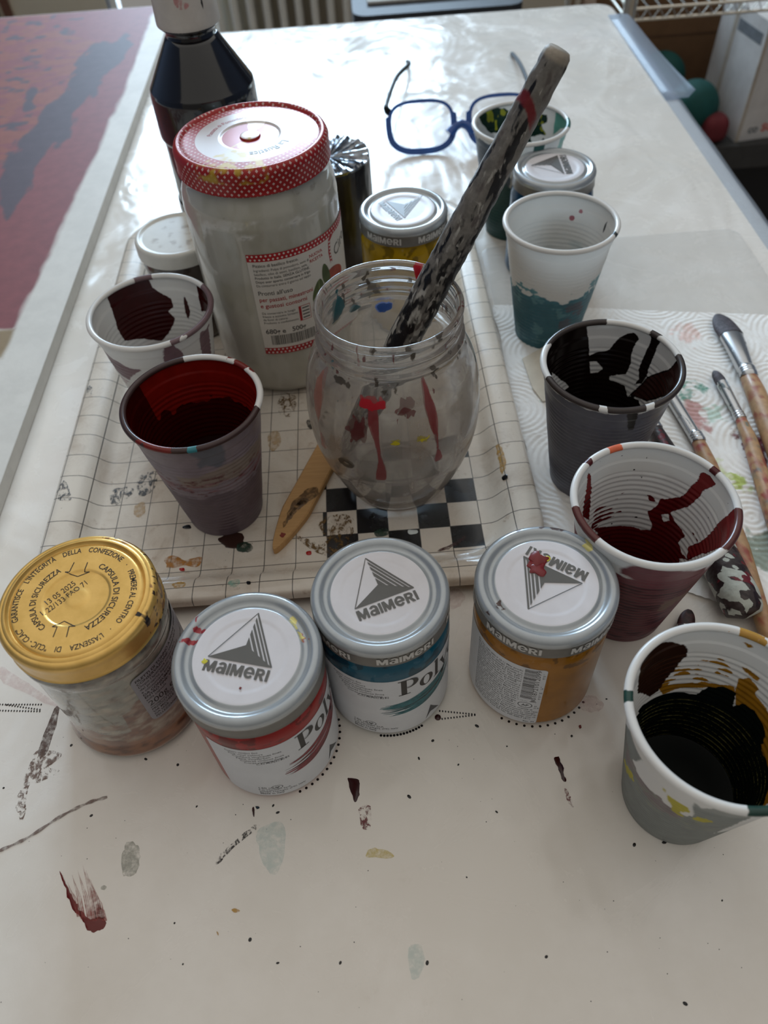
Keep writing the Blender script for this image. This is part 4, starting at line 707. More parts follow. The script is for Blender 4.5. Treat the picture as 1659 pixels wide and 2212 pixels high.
# 7 green and yellow, far back
make_cup(*AT(139, 648.6, 0), 'plastic cup with dark green and yellow paint at the back beside the glasses',
         lambda T, Z, N, st: dict(a=np.maximum(mxp(T, Z, D['bck_in'][:1]), 66+4*N-Z)+1.5*N, b=np.minimum(thpoly(T, Z, D['bck_in'][0])+2*N, 4*fbm(np.radians(T)*9, Z/8, 0, 3, 3)-1.2), c=mxp(T, Z, D['bck_in'][1:])+N),
         lambda T, Z, N, st: dict(a=np.minimum(90-Z+2*N, rng(T, -110, -240)+3*N), b=np.maximum(56-Z+6*N, np.minimum(rng(T, -70, -84), 95-Z)), c=rng(T, -20, -50)-4),
         lambda T, N: dict(a=rng(T, 5, -30)+2*N-3), [('a', hexc(24, 50, 40)), ('b', hexc(150, 152, 44)), ('c', hexc(108, 168, 154))],
         [('a', hexc(98, 110, 124)), ('b', hexc(62, 98, 94)), ('c', hexc(140, 190, 182))], 60, hexc(20, 44, 34), M=150, step=1.2, tr=.4, rimcols=[('a', hexc(60, 110, 100))])
# ------------------------------------------------------------------ jars of acrylic with printed lids
INK = hexc(92, 90, 86)
M_lid = layered('lid_enamel', hexc(168, 173, 176), [('a', hexc(150, 44, 52), .4), ('b', hexc(216, 206, 130), .4), ('c', hexc(84, 66, 62), .4)], rough=.26, metal=.35, coat=.35, var=.03, scale=200)
M_band = simple('lid_band', hexc(112, 109, 104), .35, metal=.2, var=.05, scale=150)
M_disc = simple('lid_disc', hexc(214, 211, 214), .38, var=.015, scale=120); M_ink = simple('grey_ink', INK, .4, var=.03)
M_pale = simple('pale_ink', hexc(196, 194, 190), .4, var=.02); M_blackink = simple('black_ink', hexc(40, 36, 36), .45, var=.03)
def wordmark(width, height, bold=.03):
    """the maker's word in its mixed-case heavy letters"""
    mir = lambda p: [(.95-x, y) for x, y in p][::-1]
    d1 = [(0, 1), (.27, 1), (.475, .46), (.475, .04), (.385, .04)]
    G = {'M': ([rect2(0, 0, .21, 1), rect2(.74, 0, .95, 1), poly2(d1), poly2(mir(d1))], .95), 'I': ([rect2(0, 0, .22, 1)], .22),
         'R': ([rect2(0, 0, .22, 1), ring2(.38, .70, .31, .30, .10, .11, -90, 90), rect2(.21, .81, .38, 1), rect2(.21, .40, .38, .59), poly2([(.28, .42), (.52, .42), (.76, 0), (.49, 0)])], .74),
         'e': ([ring2(.42, .5, .42, .5, .20, .30, 0, 322), rect2(.12, .40, .84, .56)], .84),
         'a': ([rect2(.52, 0, .75, .68), ring2(.40, .66, .35, .34, .13, .15, 0, 160), ring2(.33, .29, .33, .29, .12, .12), rect2(.33, .41, .6, .58)], .75)}
    x = 0; it = []
    for ch in 'MaIMeRI':
        it.append(layers2([mv(s_, x) for s_ in G[ch][0]])); x += G[ch][1]+.09
    V, F = join2(it); V[:, 0] *= width/V[:, 0].max(); V[:, 1] *= height; return V, F
def logo(A, B, C):
    A, B, C = (np.array(q, float) for q in (A, B, C)); I = (A+B+C)/3; L = np.linalg.norm(C-B); w_ = .0125*L
    u = (C-B)/L; v_ = np.array([-u[1], u[0]]); v_ = v_ if (A-B)@v_ > 0 else -v_
    it = [poly2([B, C, I][::1]), strip2([A, B], w_), strip2([A, C], w_*1.2), strip2([B, C], w_*.8)]
    fs = [0, .10, .16, .27, .34, .49, .57, .76, .84, 1.0]   # fractions from the edge AC towards I: dark, gap, dark, gap...
    for f0, f1 in ((.0, .07), (.14, .24), (.32, .44), (.52, .68), (.76, 1.0)):
        a0, a1 = A+(I-A)*f0, A+(I-A)*f1; c0, c1 = C+(I-C)*f0, C+(I-C)*f1; it.append(poly2([a0, a1, c1, c0]))
    V, F = wordmark(L*1.01, L*.185); V = np.column_stack([B+(V[:, :1]-.01*L)*u-(L*.235-V[:, 1:2])*v_, V[:, 2]]); return join2([layers2(it, .004), (V, F)])
def serif(word, h):
    """high-contrast roman letters, cap height 1"""
    x = 0; it = []; O = lambda s_, dx: mv(s_, dx)
    for ch in word:
        if ch == 'P': g_ = [rect2(.10, 0, .30, 1), rect2(0, 0, .42, .04), rect2(0, .96, .5, 1), ring2(.42, .73, .30, .27, .12, .225, -90, 90), rect2(.3, .455, .44, .50)]; w_ = .78
        elif ch in 'oc': g_ = [ring2(.28, .33, .29, .345, .13, .30, 0 if ch == 'o' else 45, 360 if ch == 'o' else 320)]; w_ = .62
        elif ch == 'l': g_ = [rect2(.07, 0, .22, 1.05), rect2(0, 0, .30, .035), rect2(0, 1.02, .2, 1.05)]; w_ = .34
        elif ch == 'y': g_ = [poly2([(.02, .66), (.20, .66), (.38, .05), (.30, -.02)]), poly2([(.50, .66), (.54, .66), (.26, -.22), (.20, -.28)]), rect2(-.03, .64, .26, .67), rect2(.42, .64, .6, .67), ring2(.14, -.24, .09, .08, .01, .01)]; w_ = .60
        else: g_ = [rect2(.07, 0, .22, .66), rect2(0, 0, .32, .035), rect2(0, .63, .2, .66), ring2(.33, .56, .10, .10, .01, .01)]; w_ = .46
        it.append(layers2([O(s_, x) for s_ in g_])); x += w_
    V, F = join2(it); return V*h, F
def strokes(col_n, w_, rnd):
    """brush-stroke ornament sweeping up to the right"""
    d_, k_ = [], []
    for i in range(col_n):
        t0 = rnd.uniform(0, .35); y0 = rnd.uniform(-4.5, 8.5); n_ = 14; L = rnd.uniform(.45, .95); s_ = np.linspace(t0, min(1.05, t0+L), n_)
        x = s_*w_; y = y0+1.0*s_*4+6.5*s_**2.2+.35*np.sin(s_*9+i)
        (d_ if i % 3 else k_).append(strip2(np.stack([x, y], 1), (1.7 if i % 3 else .5)*np.sin(np.linspace(.15, PI-.1, n_))*rnd.uniform(.5, 1.3)))
    return layers2(d_, .002), layers2(k_, .002)
SM1 = ['Colori vinilici fini', 'Fine vinyl colours', 'Couleurs vinyliques fines', 'Feine Vinylfarben', 'Colores vin\u00edlicos finos', 'Cores vin\u00edlicas finas']
SM2 = ['140 ml e', 'F.lli Maimeri SpA', '20060 Mediglia (MI) Italy', 'Made in Italy']
def seal(r=2.6): return layers2([ring2(0, 0, r*1.25, r, r*1.1, r*.86), mv(text2d('AP', r*1.0, .02, 'CENTER'), 0, -r*.36)])
def make_jar(x, y, z, label, logo_pts, paint, lab, lab_th, skirt, H=88.5, R=33.5, group='small paint jars with a triangle logo on the lid', lidsm=None, far=False, seed=0, ink=None):
    t = thing('paint_jar', x, y, z, label, 'paint jar', group)
    M = 96 if far else 160
    prof = [(.01, .6), (24, .6), (29, 0), (31.6, 1), (33, 4), (33.0, 62), (33, 66), (32.6, 69), (31.2, 72.5), (30.4, 75), (30.4, H-3), (.01, H-3)]
    V, F, TH, Z, IX = lathe(dense(prof, 1.2 if not far else 3), M); N1 = fbm(V[:, 0]/6, V[:, 1]/6, Z/4, seed, 5)
    b = MB(); b.add(V, F, 0, dict(a=np.minimum(3*N1-.9, Z-60), b=np.minimum(3*fbm(V[:, 0]/5, V[:, 1]/5, Z/3, seed+40, 5)-1.5, Z-56), c=np.maximum(3.0-Z, 0)*0+np.where(Z < 2.2, 1.0, -1.0)))
    dk = tuple(c*.45 for c in paint[:3])+(1,); lt = tuple(min(1, c*.9+.025) for c in paint[:3])+(1,)
    b.build('glass_body', layered('jar_paint', paint, [('a', dk, .3), ('b', lt, .5), ('c', tuple(.5*c+.12 for c in paint[:3])+(1,))], rough=.3, coat=.3, var=.1, scale=70, spec=.15), t, ang=50)
    # lid
    lp = [(R-2, H-13), (R-.5, H-13.4), (R+.1, H-12.9), (R-.2, H-12), (R-.25, H-6), (R, H-5), (R, H-3), (R-.6, H-1.4), (R-1.8, H-.4), (R-3.2, H), (R-4.4, H-.3), (R-5.4, H-1.3), (R-6.2, H-2.2), (R-7.4, H-2.5), (R-8.4, H-2.2), (R-9.2, H-1.4), (R-9.8, H-1.2), (18.5, H-1.2), (17.8, H-1.45), (.01, H-1.45)]
    lp = dense(lp, 1.0 if not far else 2.5); V, F, TH, Z, IX = lathe(lp, M); P = np.array(lp)
    mi = [(2 if P[f[0]//M, 0] < R-9.4 else (1 if P[f[0]//M, 1] < H-5.6 else 0)) for f in F]; N1 = fbm(V[:, 0]/3, V[:, 1]/3, Z/3, seed+3, 5)
    A = lidsm(TH, Z, N1, V) if lidsm else dict(a=np.full(len(V), -9.0))
    for k_ in 'abc': A.setdefault(k_, np.full(len(V), -9.0))
    b = MB(); b.add(V, F, mi, A); zt = H-1.4
    b.add(*flat(logo(*logo_pts), H-1.12 if False else H-1.1), 3)
    if skirt is not None:
        for q in range(5):
            b.add(*wrap(wordmark(29, 5.0), R+.05, skirt+72*q, H-11.4), 4)
    lo = b.build('lid', [M_lid, M_band, M_disc, M_ink, M_pale], t, ang=50)
    for blob_, c_i, hh in (lab or {}).get('lidblobs', []):
        b = MB(); b.add(*film(blob_, H-1.05, hh, seed+len(blob_), .7)); b.build('paint_blob', (stain_mat('lidred', hexc(122, 30, 34), 1, .3), stain_mat('lidyel', hexc(214, 206, 60), 1, .4))[c_i-5], lo, ang=60)
    if not lab: return t
    r = 33.12; rnd = random.Random(seed+1); k_ = PI/180*r
    white, dark, colr, blk = 0, 1, 2, 3; b = MB()
    if lab['kind'] == 'front':    # ref angle = left edge of the large word
        W0 = -95*k_; b.add(*wrap(rrect2(-75*k_, 3.2, 120*k_, 60.5, 1.5), r, lab_th, 0), white)
        b.add(*wrap(mv(serif('Polycolor', 14.5), 0, 44.2), r+.04, lab_th, 0), blk)
        c1, k1 = strokes(40, 44, rnd); b.add(*wrap(mv(c1, -10, 27), r+.04, lab_th, 0), colr); b.add(*wrap(mv(k1, -10, 27), r+.05, lab_th, 0), blk)
        for i, s_ in enumerate(SM1): b.add(*wrap(mv(text2d(s_, 2.3, 0), -58*k_+1.5*i, 56.5-2.3*i), r+.04, lab_th, 0), dark)
        b.add(*wrap(mv(text2d('\u4e59\u70ef\u57fa\u4e19\u70ef\u989c\u6599', 2.3, .01), -36*k_, 43.5), r+.04, lab_th, 0), dark)
        for i, s_ in enumerate(SM2): b.add(*wrap(mv(text2d(s_, 2.4 if i else 3.0, .0 if i < 3 else .01), -44*k_, 12.2-2.4*i), r+.04, lab_th, 0), dark)
        b.add(*wrap(mv(seal(2.3), -27*k_, 13.5), r+.04, lab_th, 0), dark)
        lg = layers2([poly2([(0, 0), (3.4, 12), (9, 1.6), (3.4, 4.6)])]+[strip2([(3.4, 12-.2*i), (9.2+.5*i, 1.4-.5*i)], .25) for i in range(3)])
        b.add(*wrap(mv(lg, 25*k_, 4.6), r+.04, lab_th, 0), dark)
    else:                          # back of the label; ref angle = its right edge
        b.add(*wrap(rrect2(-100*k_, 3.2, 0, 61.5, 2.0), r, lab_th, 0), white)
        lines = ['EC No. 247-500-7 (3:1)', 'May produce an allergic', '2-methyl-2H-isothiazol-3', '220-239-6 (3:1). Peut', 'produire une r\u00e9action al-', 'Contiene: miscela di', 'Kann allergische Reakt-', 'Puede provocar una re-', 'Pode provocar uma rea\u00e7', 'EUH208 - Contains mix']
        for i in range(24): b.add(*wrap(mv(text2d(lines[i % 10]+' '+lines[(i*3+1) % 10], 1.95, .006), 0, 0, 1, 1), r+.04, lab_th-68, 57-2.15*i, step=2.2), dark)
        b.add(*wrap(rect2(-20*k_, 29, -3.2*k_, 61), r+.05, lab_th, 0), white)
        yy_ = 30.5
        while yy_ < 60:
            h_ = rnd.choice((.22, .4, .62, .3)); b.add(*wrap(rect2(-18.5*k_, yy_, -8.6*k_, min(60.3, yy_+h_)), r+.07, lab_th, 0), blk); yy_ += h_+rnd.choice((.22, .3, .5))
        nb = text2d('8018721012099', 3.1, .0); Vn = nb[0][:, :2]*[33/np.ptp(nb[0][:, 0]), 1]; b.add(*wrap(mv((Vn, nb[1]), -5.0*k_, 27.5, rot=PI/2), r+.07, lab_th, 0), blk)
        b.add(*wrap(rect2(-21*k_, 19.5, -5*k_, 27.6), r+.05, lab_th, 0), white); b.add(*wrap(mv(seal(3.0), -13*k_, 23.4), r+.07, lab_th, 0), dark)
        b.add(*wrap(mv(text2d('Rev. 34', 1.9, 0), -12*k_, 4.3), r+.07, lab_th, 0), dark)
    b.build('paper_label', [simple('label_paper', hexc(206, 208, 212), .45, var=.02), simple('label_ink', hexc(70, 72, 76), .5), simple('label_colour', ink or paint, .45, var=.15, scale=400), M_blackink], t, ang=50)
    return t
def sm_red(T, Z, N, V):
    rr_ = np.hypot(V[:, 0], V[:, 1]); return dict(a=np.maximum.reduce([np.minimum(rng(T, 175, 118)-3, 2.2*N-.7), np.minimum(rng(T, -35, -120), np.minimum(80.5-Z, 2.5*N-.1)), np.minimum(rng(T, 28, 8)-1, np.minimum(2-np.abs(rr_-27), 2*N))]),
        b=np.minimum(rng(T, 52, 5)-1, np.minimum(1.6-np.abs(rr_-26.2), 3*N-.5)), c=np.minimum(rng(T, -100, -170), np.minimum(79-Z, 3*N-1.2)))
def sm_yel(T, Z, N, V):
    rr_ = np.hypot(V[:, 0], V[:, 1]); return dict(c=np.maximum(np.minimum(np.minimum(rng(T, 110, 60)-2, rr_-30.5), 3*N-.6), np.minimum(rng(T, 215, 195)-1, 3*N-1)), b=np.minimum(np.minimum(rng(T, 45, 15), rr_-28), 3*N-1))
lr, lt, ly = D['lid_red'], D['lid_teal'], D['lid_yel']
blobc = lambda cx, cy, r, n_=9, s_=0: [(cx+r*(1+.35*math.sin(3*k+s_))*math.cos(2*PI*k/n_), cy+r*(1+.3*math.cos(2*k+s_))*math.sin(2*PI*k/n_)) for k in range(n_)]
make_jar(-66, 170.6, 0, 'jar of bright red paint with a red-smeared grey lid at the front', lr[:3], hexc(150, 8, 8),
         dict(kind='front', lidblobs=[(blobc(lr[5][0], lr[5][1], .6), 5, .15), (blobc(-18.5, -1.5, 1.2, 7, 2), 6, .08)]), -57.5, None, R=33.9, lidsm=sm_red, seed=3, ink=hexc(128, 40, 50))
make_jar(-4.9, 198.6, 0, 'jar of teal blue paint with a clean grey lid, between the red and yellow jars', lt[:3], hexc(0, 82, 106), dict(kind='front', lidblobs=[]), -81, -96.5, R=32.9, seed=5, ink=hexc(38, 104, 112))
make_jar(73.5, 197.6, 0, 'jar of ochre yellow paint whose lid logo faces away under a red blob', ly[:3], hexc(156, 102, 14),
         dict(kind='back', lidblobs=[(blobc(-1.5, 13.0, 4.2, 9, 1), 5, .7), (blobc(-2.6, 7.6, 4.0, 9, 4), 5, .5), (blobc(-5.4, 10.4, 2.0, 7, 2), 5, .4), (blobc(3.0, 13.2, 1.4, 7, 3), 6, .3)]), -94.5, -152.5, H=87.5, R=33.7, lidsm=sm_yel, seed=8)
make_jar(*AT(31.8, 538.5, 2.4), 'jar of golden yellow paint standing behind the glass jar on the tray', BY, hexc(176, 140, 12), None, 0, -75, R=33.2, far=True, seed=12)
make_jar(*AT(155.3, 584.2, 0), 'jar of blue paint behind the clean looking cup', BB, hexc(24, 70, 104), None, 0, None, R=32.6, far=True, seed=14)

# ------------------------------------------------------------------ tuna jar with the gold lid
gx, gy, GH, GR = -143.5, 200.5, 100.5, 36.6
t = thing('preserve_jar', gx, gy, 0, 'glass preserve jar smeared with brown paint under a gold printed lid', 'jar')
prof = [(.01, 1), (28, 1), (33, 0), (36.5, 2), (37.6, 6), (36.6, 10), (35.6, 13), (35.2, 20), (35.2, 74), (36.4, 78), (36.6, 81), (35.6, 84), (34.4, 86), (34.2, GH-3), (.01, GH-3)]
V, F, TH, Z, IX = lathe(dense(prof, .9), 180); N1 = fbm(V[:, 0]/12, V[:, 1]/12, Z/7, 31, 5); N2 = fbm(np.radians(TH)*7, Z/2.2, 0, 33, 4)
b = MB(); b.add(V, F, 0, dict(a=32-Z+11*N1+np.where(wrapd(TH, -75) > 0, 14, 0), b=np.minimum(26-Z+12*N2, 3*N1-.6), c=np.maximum(np.minimum(3*N2-.6, 4-np.abs(Z-80)), np.minimum(2.5*N2-1.6, 70-Z)), d=np.minimum(3*fbm(V[:, 0]/5, V[:, 1]/5, Z/3, 35, 5)-1.4, Z-18), e=1.8-Z+N1))
b.build('glass_body', layered('smeared_glass', hexc(142, 142, 132), [('a', hexc(118, 82, 66), .3), ('b', hexc(146, 100, 68), .3), ('c', hexc(66, 44, 38), .3), ('d', hexc(170, 160, 144), .4), ('e', hexc(70, 72, 70), .15)], rough=.22, coat=1.0, var=.08, scale=60, soft=3.0), t, ang=50)
R, H = GR, GH
lp = dense([(R-2, H-15), (R-.3, H-15.2), (R+.2, H-14.6), (R-.3, H-13.6), (R-.3, H-7), (R, H-5.5), (R-.1, H-3.2), (R-.9, H-1.8), (R-2.2, H-.9), (R-3, H-1.1), (R-3.8, H-.5), (R-4.8, H-.5), (R-5.4, H-1.8), (R-6.0, H-2.2), (R-6.8, H-1.6), (R-7.6, H-1.3), (15.4, H-1.3), (14.8, H-1.9), (14.4, H-1.95), (6, H-2.1), (4, H-1.7), (.01, H-1.7)], .8)
V, F, TH, Z, IX = lathe(lp, 190); N1 = fbm(V[:, 0]/2.2, V[:, 1]/2.2, Z/2.2, 51, 5); rr_ = np.hypot(V[:, 0], V[:, 1])
b = MB(); b.add(V, F, 0, dict(a=np.minimum(np.minimum(rng(TH, 70, -25), rr_-34.6), 3*N1-.9), b=np.minimum(np.minimum(rng(TH, 85, -5)-2, rr_-33.5), 3*fbm(V[:, 0]/3, V[:, 1]/3, Z, 52, 4)-.8), c=1.8-np.hypot(wrapd(TH, -22)*.62*1.3, (Z-(H-5))*.55+(rr_-36)*.6)+.5*N1))
def zg(x, y): return np.interp(np.hypot(x, y), [4, 6, 14.4, 14.8, 15.4], [H-1.7, H-2.1, H-1.95, H-1.9, H-1.3])+.08
def onlid(sh_):
    Vv = np.asarray(sh_[0]); return np.column_stack([Vv[:, :2], zg(Vv[:, 0], Vv[:, 1])+(Vv[:, 2] if Vv.shape[1] > 2 else 0)]), sh_[1]
def ringtext(s_, size, r, a0, span):
    """text clockwise from angle a0 (deg), letter tops outward"""
    Vt, Ft = text2d(s_, size, .012); Vt = Vt*[math.radians(span)*r/np.ptp(Vt[:, 0]), 1]
    Vt, Ft = sliced((Vt, Ft), 1.5); a = math.radians(a0)-Vt[:, 0]/r; q = r+Vt[:, 1]; return np.stack([q*np.cos(a)-.8, q*np.sin(a)], 1), Ft
b.add(*onlid(ringtext("GARANTISCE    L'INTEGRIT\u00c0    DELLA    CONFEZIONE    \u00b7    PREMERE AL CENTRO    \u00b7    L'ASSENZA    DI    \"CLIC - CLAC\"", 3.9, 25.6, 205, 351)), 1)
b.add(*onlid(ringtext('CAPSULA DI SICUREZZA', 4.1, 17.6, 236, 114)), 1); b.add(*onlid(ringtext('CAPSULA DI SICUREZZA', 4.1, 17.6, 64, 129)), 1)
def stroke(p, w_=.42): return layers2([strip2(np.linspace(p[i], p[i+1], 12), w_) for i in range(len(p)-1)])
b.add(*onlid(stroke([(-5, 20.1), (-6.2, 14.6), (-8.3, 14.8), (-2.0, 12.1), (3.2, 14.2), (.8, 14.3), (1.5, 19.5)])), 1)
b.add(*onlid(stroke([(-6.3, -20.4), (-5.6, -15.2), (-7.9, -15.0), (-3.3, -12.1), (2.6, -15.6), (-.2, -15.4), (-.3, -20.9)])), 1)
for s_, x_, y_, L in (('13 05 2025', -13.4, -3.2, 15.2), ('L 22/133 FAO 71', -13.6, -8.9, 23.5)):
    Vt, Ft = text2d(s_, 4.3, .004); Vt = Vt*[L/np.ptp(Vt[:, 0]), 1.0]; b.add(*onlid(mv((Vt, Ft), x_, y_, rot=math.radians(43.5))), 1)
n = NT('gold_lacquer'); cc = n.coord(); f1 = n.noise(cc, 900, 3, .6)
gcol = n.mix(n.step(n.noise(cc, 90, 5, .6), .3, .7), hexc(210, 168, 88), hexc(226, 184, 104))
for a_, c_ in (('a', hexc(70, 52, 40)), ('b', hexc(150, 110, 70)), ('c', hexc(38, 34, 34))): gcol = n.mix(n.step(n.attr(a_), -.25, .25), gcol, c_)
M_gold = n.done(n.bsdf(gcol, .34, .62, coat=.25, normal=n.bump(f1, .12, .0003)))
b.build('lid', [M_gold, simple('lid_black_ink', hexc(36, 28, 22), .45)], t, ang=50)
b = MB(); r = 35.75; k_ = PI/180*r; L0 = -57
b.add(*wrap(rrect2(0, 28, 95*k_, 70, 4), r, L0, 0), 0)
for i, (s_, z_, sz, bo) in enumerate([('FILETTI DI TONNO A PINNE GIALLE', 66, 2.7, .02), ('CONSERVAZIONE: conservare', 63.3, 2.6, .015), ("Dopo l'apertura conservare", 60.7, 2.6, 0), ('dal proprio liquido di governo', 58.1, 2.6, 0), ('e consumare entro due giorni', 55.5, 2.6, 0),
        ('DA CONSUMARSI PREFERIBILMENTE', 52.6, 2.6, .015), ('ENTRO FINE: vedere', 50, 2.6, .015), ('sulla capsula.', 47.5, 2.5, 0), ('200g e', 42, 6, .0), ('immagine a solo scopo', 39.8, 2.2, 0), ('PRODOTTO PER', 37.4, 2.3, .01), ('VIA MICHELE', 35, 2.3, .01), ('DA IASA', 32.6, 2.3, .01), ('PELLEZZANO', 30, 2.3, .01)]):
    b.add(*wrap(mv(text2d(s_, sz, bo), 2.2, z_), r+.05, L0, 0), 1)
b.build('paper_label', [simple('grey_label', hexc(146, 146, 152), .4, var=.04), M_blackink], t)

# ------------------------------------------------------------------ tall sauce jar with the gingham lid
px_, py_, pz_ = AT(-65, 486.2, 2.4); PH, PR = 173.5, 48.4
t = thing('sauce_jar', px_, py_, pz_, 'tall jar of white paint with a red gingham lid and a sauce label', 'jar')
prof = [(.01, 1), (34, 1), (39, 0), (43.5, 2.5), (46.5, 8), (48.2, 16), (49.4, 30), (50.2, 60), (50.6, 110), (50.4, 136), (49.4, 144), (47.4, 150), (45.6, 154), (44.8, 158), (44.8, PH-4), (.01, PH-4)]
V, F, TH, Z, IX = lathe(dense(prof, 1.8), 150); N1 = fbm(V[:, 0]/9, V[:, 1]/9, Z/6, 61, 5)
b = MB(); b.add(V, F, 0, dict(a=np.minimum(2.5*N1-1.2, 6-np.abs(Z-137)), b=np.minimum(3*N1-3.1, Z-100), c=3*fbm(V[:, 0]/14, V[:, 1]/14, Z/30, 66, 4)-.8))
b.build('glass_body', layered('white_paint_in_glass', hexc(182, 179, 167), [('c', hexc(172, 168, 153)), ('a', hexc(204, 202, 194), .4), ('b', hexc(120, 112, 96), .4)], rough=.3, coat=1.0, var=.02, scale=30, soft=1.0), t, ang=50)
R, H = PR, PH
lp = dense([(R-2, H-16), (R-.4, H-16.4), (R+.2, H-15.6), (R-.1, H-14.6), (R-.1, H-5.5), (R, H-4), (R-1, H-1.6), (R-2.4, H-.4), (R-3.6, H-.1), (R-4.8, H-.8), (R-5.8, H-2), (R-7, H-1.8), (34, H-1.5), (19, H-1.3), (18.4, H-1.9), (6.5, H-2.2), (6, H-1.2), (4.6, H-.9), (.01, H-.9)], 1.0)
V, F, TH, Z, IX = lathe(lp, 170); P = np.array(lp); rr_ = np.hypot(V[:, 0], V[:, 1]); N1 = fbm(V[:, 0]/4, V[:, 1]/4, Z/4, 71, 4)
u_ = np.where(rr_ > R-2.5, wrapd(TH, -90)*PI/180*R, V[:, 0]); v_ = np.where(rr_ > R-2.5, Z, V[:, 1])
b = MB(); b.add(V, F, 0, dict(pu=u_, pv=v_, a=np.where(rr_ > 34.2, 1.0, -2.0), b=np.minimum(34-rr_, rr_-17.5), c=np.maximum(5.8-rr_, np.minimum(np.minimum(rng(TH, 100, 62)*1.0, 30-rr_), 14*0+rr_*0+2+3*N1)), d=np.minimum(np.minimum(rng(TH, -75, -130), np.minimum(R+1-rr_, Z-(H-8))), 2.5*N1-.5)))
for s_, r_, a0, sp_, sz in (('La Rustica', 22.5, -25, 62, 7), ('Passata di Pomodoro', 24, 175, 78, 4.5)):
    Vt, Ft = text2d(s_, sz, .0); Vt = Vt*[math.radians(sp_)*r_/np.ptp(Vt[:, 0]), 1]; Vt, Ft = sliced((Vt, Ft), 2); a = math.radians(a0)-Vt[:, 0]/r_; q = r_+Vt[:, 1]
    b.add(np.stack([q*np.cos(a), q*np.sin(a), np.full(len(q), H-1.25)], 1), Ft, 1 if 'R' in s_ else 2)
n = NT('gingham_print'); pu, pv = n.attr('pu'), n.attr('pv')
def cell(v_, off): return n.math('ABSOLUTE', n.math('SUBTRACT', n.math('MODULO', n.math('ADD', n.math('DIVIDE', v_, 2.15), 100+off), 2.0), 1.0))
w1 = n.math('ADD', pu, pv); w2 = n.math('SUBTRACT', pu, pv)
dd = n.math('MAXIMUM', cell(w1, 0), cell(w2, 0)); dotm = n.math('MULTIPLY', n.math('SUBTRACT', 1.0, n.step(dd, .30, .52)), n.step(n.attr('a'), -.2, .2))
cl = n.mix(n.noise(n.coord(), 60, 4), hexc(140, 26, 28), hexc(170, 42, 42)); cl = n.mix(n.math('MULTIPLY', dotm, .75), cl, hexc(214, 196, 190))
for a_, c_, s2 in (('b', hexc(196, 190, 186), .3), ('c', hexc(232, 226, 222), .5), ('d', hexc(180, 150, 50), 1.0)): cl = n.mix(n.math('MULTIPLY', n.step(n.attr(a_), -s2, s2), .9), cl, c_)
M_ging = n.done(n.bsdf(cl, .34, .1, coat=.08, spec=.35, croughness=.2))
b.build('lid', [M_ging, M_ink, simple('lid_red_ink', hexc(178, 52, 52), .4)], t, ang=50)
b = MB(); r = 50.9; k_ = PI/180*r; L0 = -101
def onjar(sh_, dr=.0, step=2.0): return wrap(sh_, r+dr, L0, 0, step)
b.add(*onjar(rect2(0, 44, 150*k_, 121)), 0)
for zc in (118.6, 45.8):
    w0 = 2.6; b.add(*onjar(rect2(0, zc-w0, 150*k_, zc+w0), .05), 1)
    for q in range(45):
        for s_, zz in ((0, zc+1.25), (1, zc-1.25)):
            xq = 1.0+q*2.9+s_*1.45; b.add(*onjar(poly2([(xq-.85, zz), (xq, zz-.85), (xq+.85, zz), (xq, zz+.85)]), .1), 0)
TXT = [('Pizzico di basilico fresco.', 112.2, 3.0, .01, 2), ('Ingredienti: Polpa di pomodoro, semi di', 109, 2.6, 0, 2), ('basilico, olio di semi, basilico, sale,', 106.2, 2.6, 0, 2), ('Prodotto in Italia. SENZA GLUTINE.', 103.4, 2.6, .01, 2), ('Dopo aver aperto conservare in frigo', 100.6, 2.6, .01, 2), ('Da consumarsi entro il giorno sul tappo', 97.8, 2.6, 0, 2),
       ("Pronti all'uso", 91.4, 4.4, .01, 2), ('per passati, minestroni', 86.4, 4.4, .01, 1), ('e gustosi contorni', 81.6, 4.4, .01, 1), ('Da conservare in luogo', 76.4, 2.4, 0, 2), ('fresco e asciutto lontano', 73.8, 2.4, 0, 2), ('da fonti di calore.', 71.2, 2.4, 0, 2), ('Prodotto e confezionato', 68.6, 2.4, 0, 2),
       ('680g e   500g', 60.5, 5.2, .02, 2)]
for s_, z_, sz, bo, ci in TXT:
    sh2 = text2d(s_, sz, bo); wmax = 37
    if np.ptp(sh2[0][:, 0]) > wmax: sh2 = (sh2[0]*[wmax/np.ptp(sh2[0][:, 0]), 1], sh2[1])
    b.add(*onjar(mv(sh2, 3, z_), .1), ci)
b.add(*onjar(rect2(28, 67, 36.5, 78.6), .06), 1); b.add(*onjar(rect2(29.8, 67.4, 36.2, 78.2), .1), 0)
for q in range(4): b.add(*onjar(rect2(30.4, 68.6+q*2.5, 35.6, 69.6+q*2.5), .13), 2)
rnd = random.Random(2); xq = 6.0
while xq < 37:
    w_ = rnd.choice((.3, .5, .8)); b.add(*onjar(rect2(xq, 51, xq+w_, 59), .1), 2); xq += w_+rnd.choice((.3, .5))
for i, s_ in enumerate(('LIGHTLY', 'SEASONED')): b.add(*onjar(mv(text2d(('NUOVA', 'RICETTA')[i], 3.2, .01, fit=11), 41, 110.5-3.6*i), .1), 1)
leaf = lambda cx, cy, a, b_, rot: mv(poly2([(a*math.cos(q)*(1+.0), b_*math.sin(q)*(1-.25*math.cos(q))) for q in np.linspace(0, 2*PI, 22, endpoint=False)]), cx, cy, rot=rot)
b.add(*onjar(leaf(45, 83, 9.5, 5, 1.35), .08), 3); b.add(*onjar(leaf(53, 93, 8, 3.6, 1.7), .1), 3); b.add(*onjar(leaf(62, 86, 11, 8, 0), .09), 4)
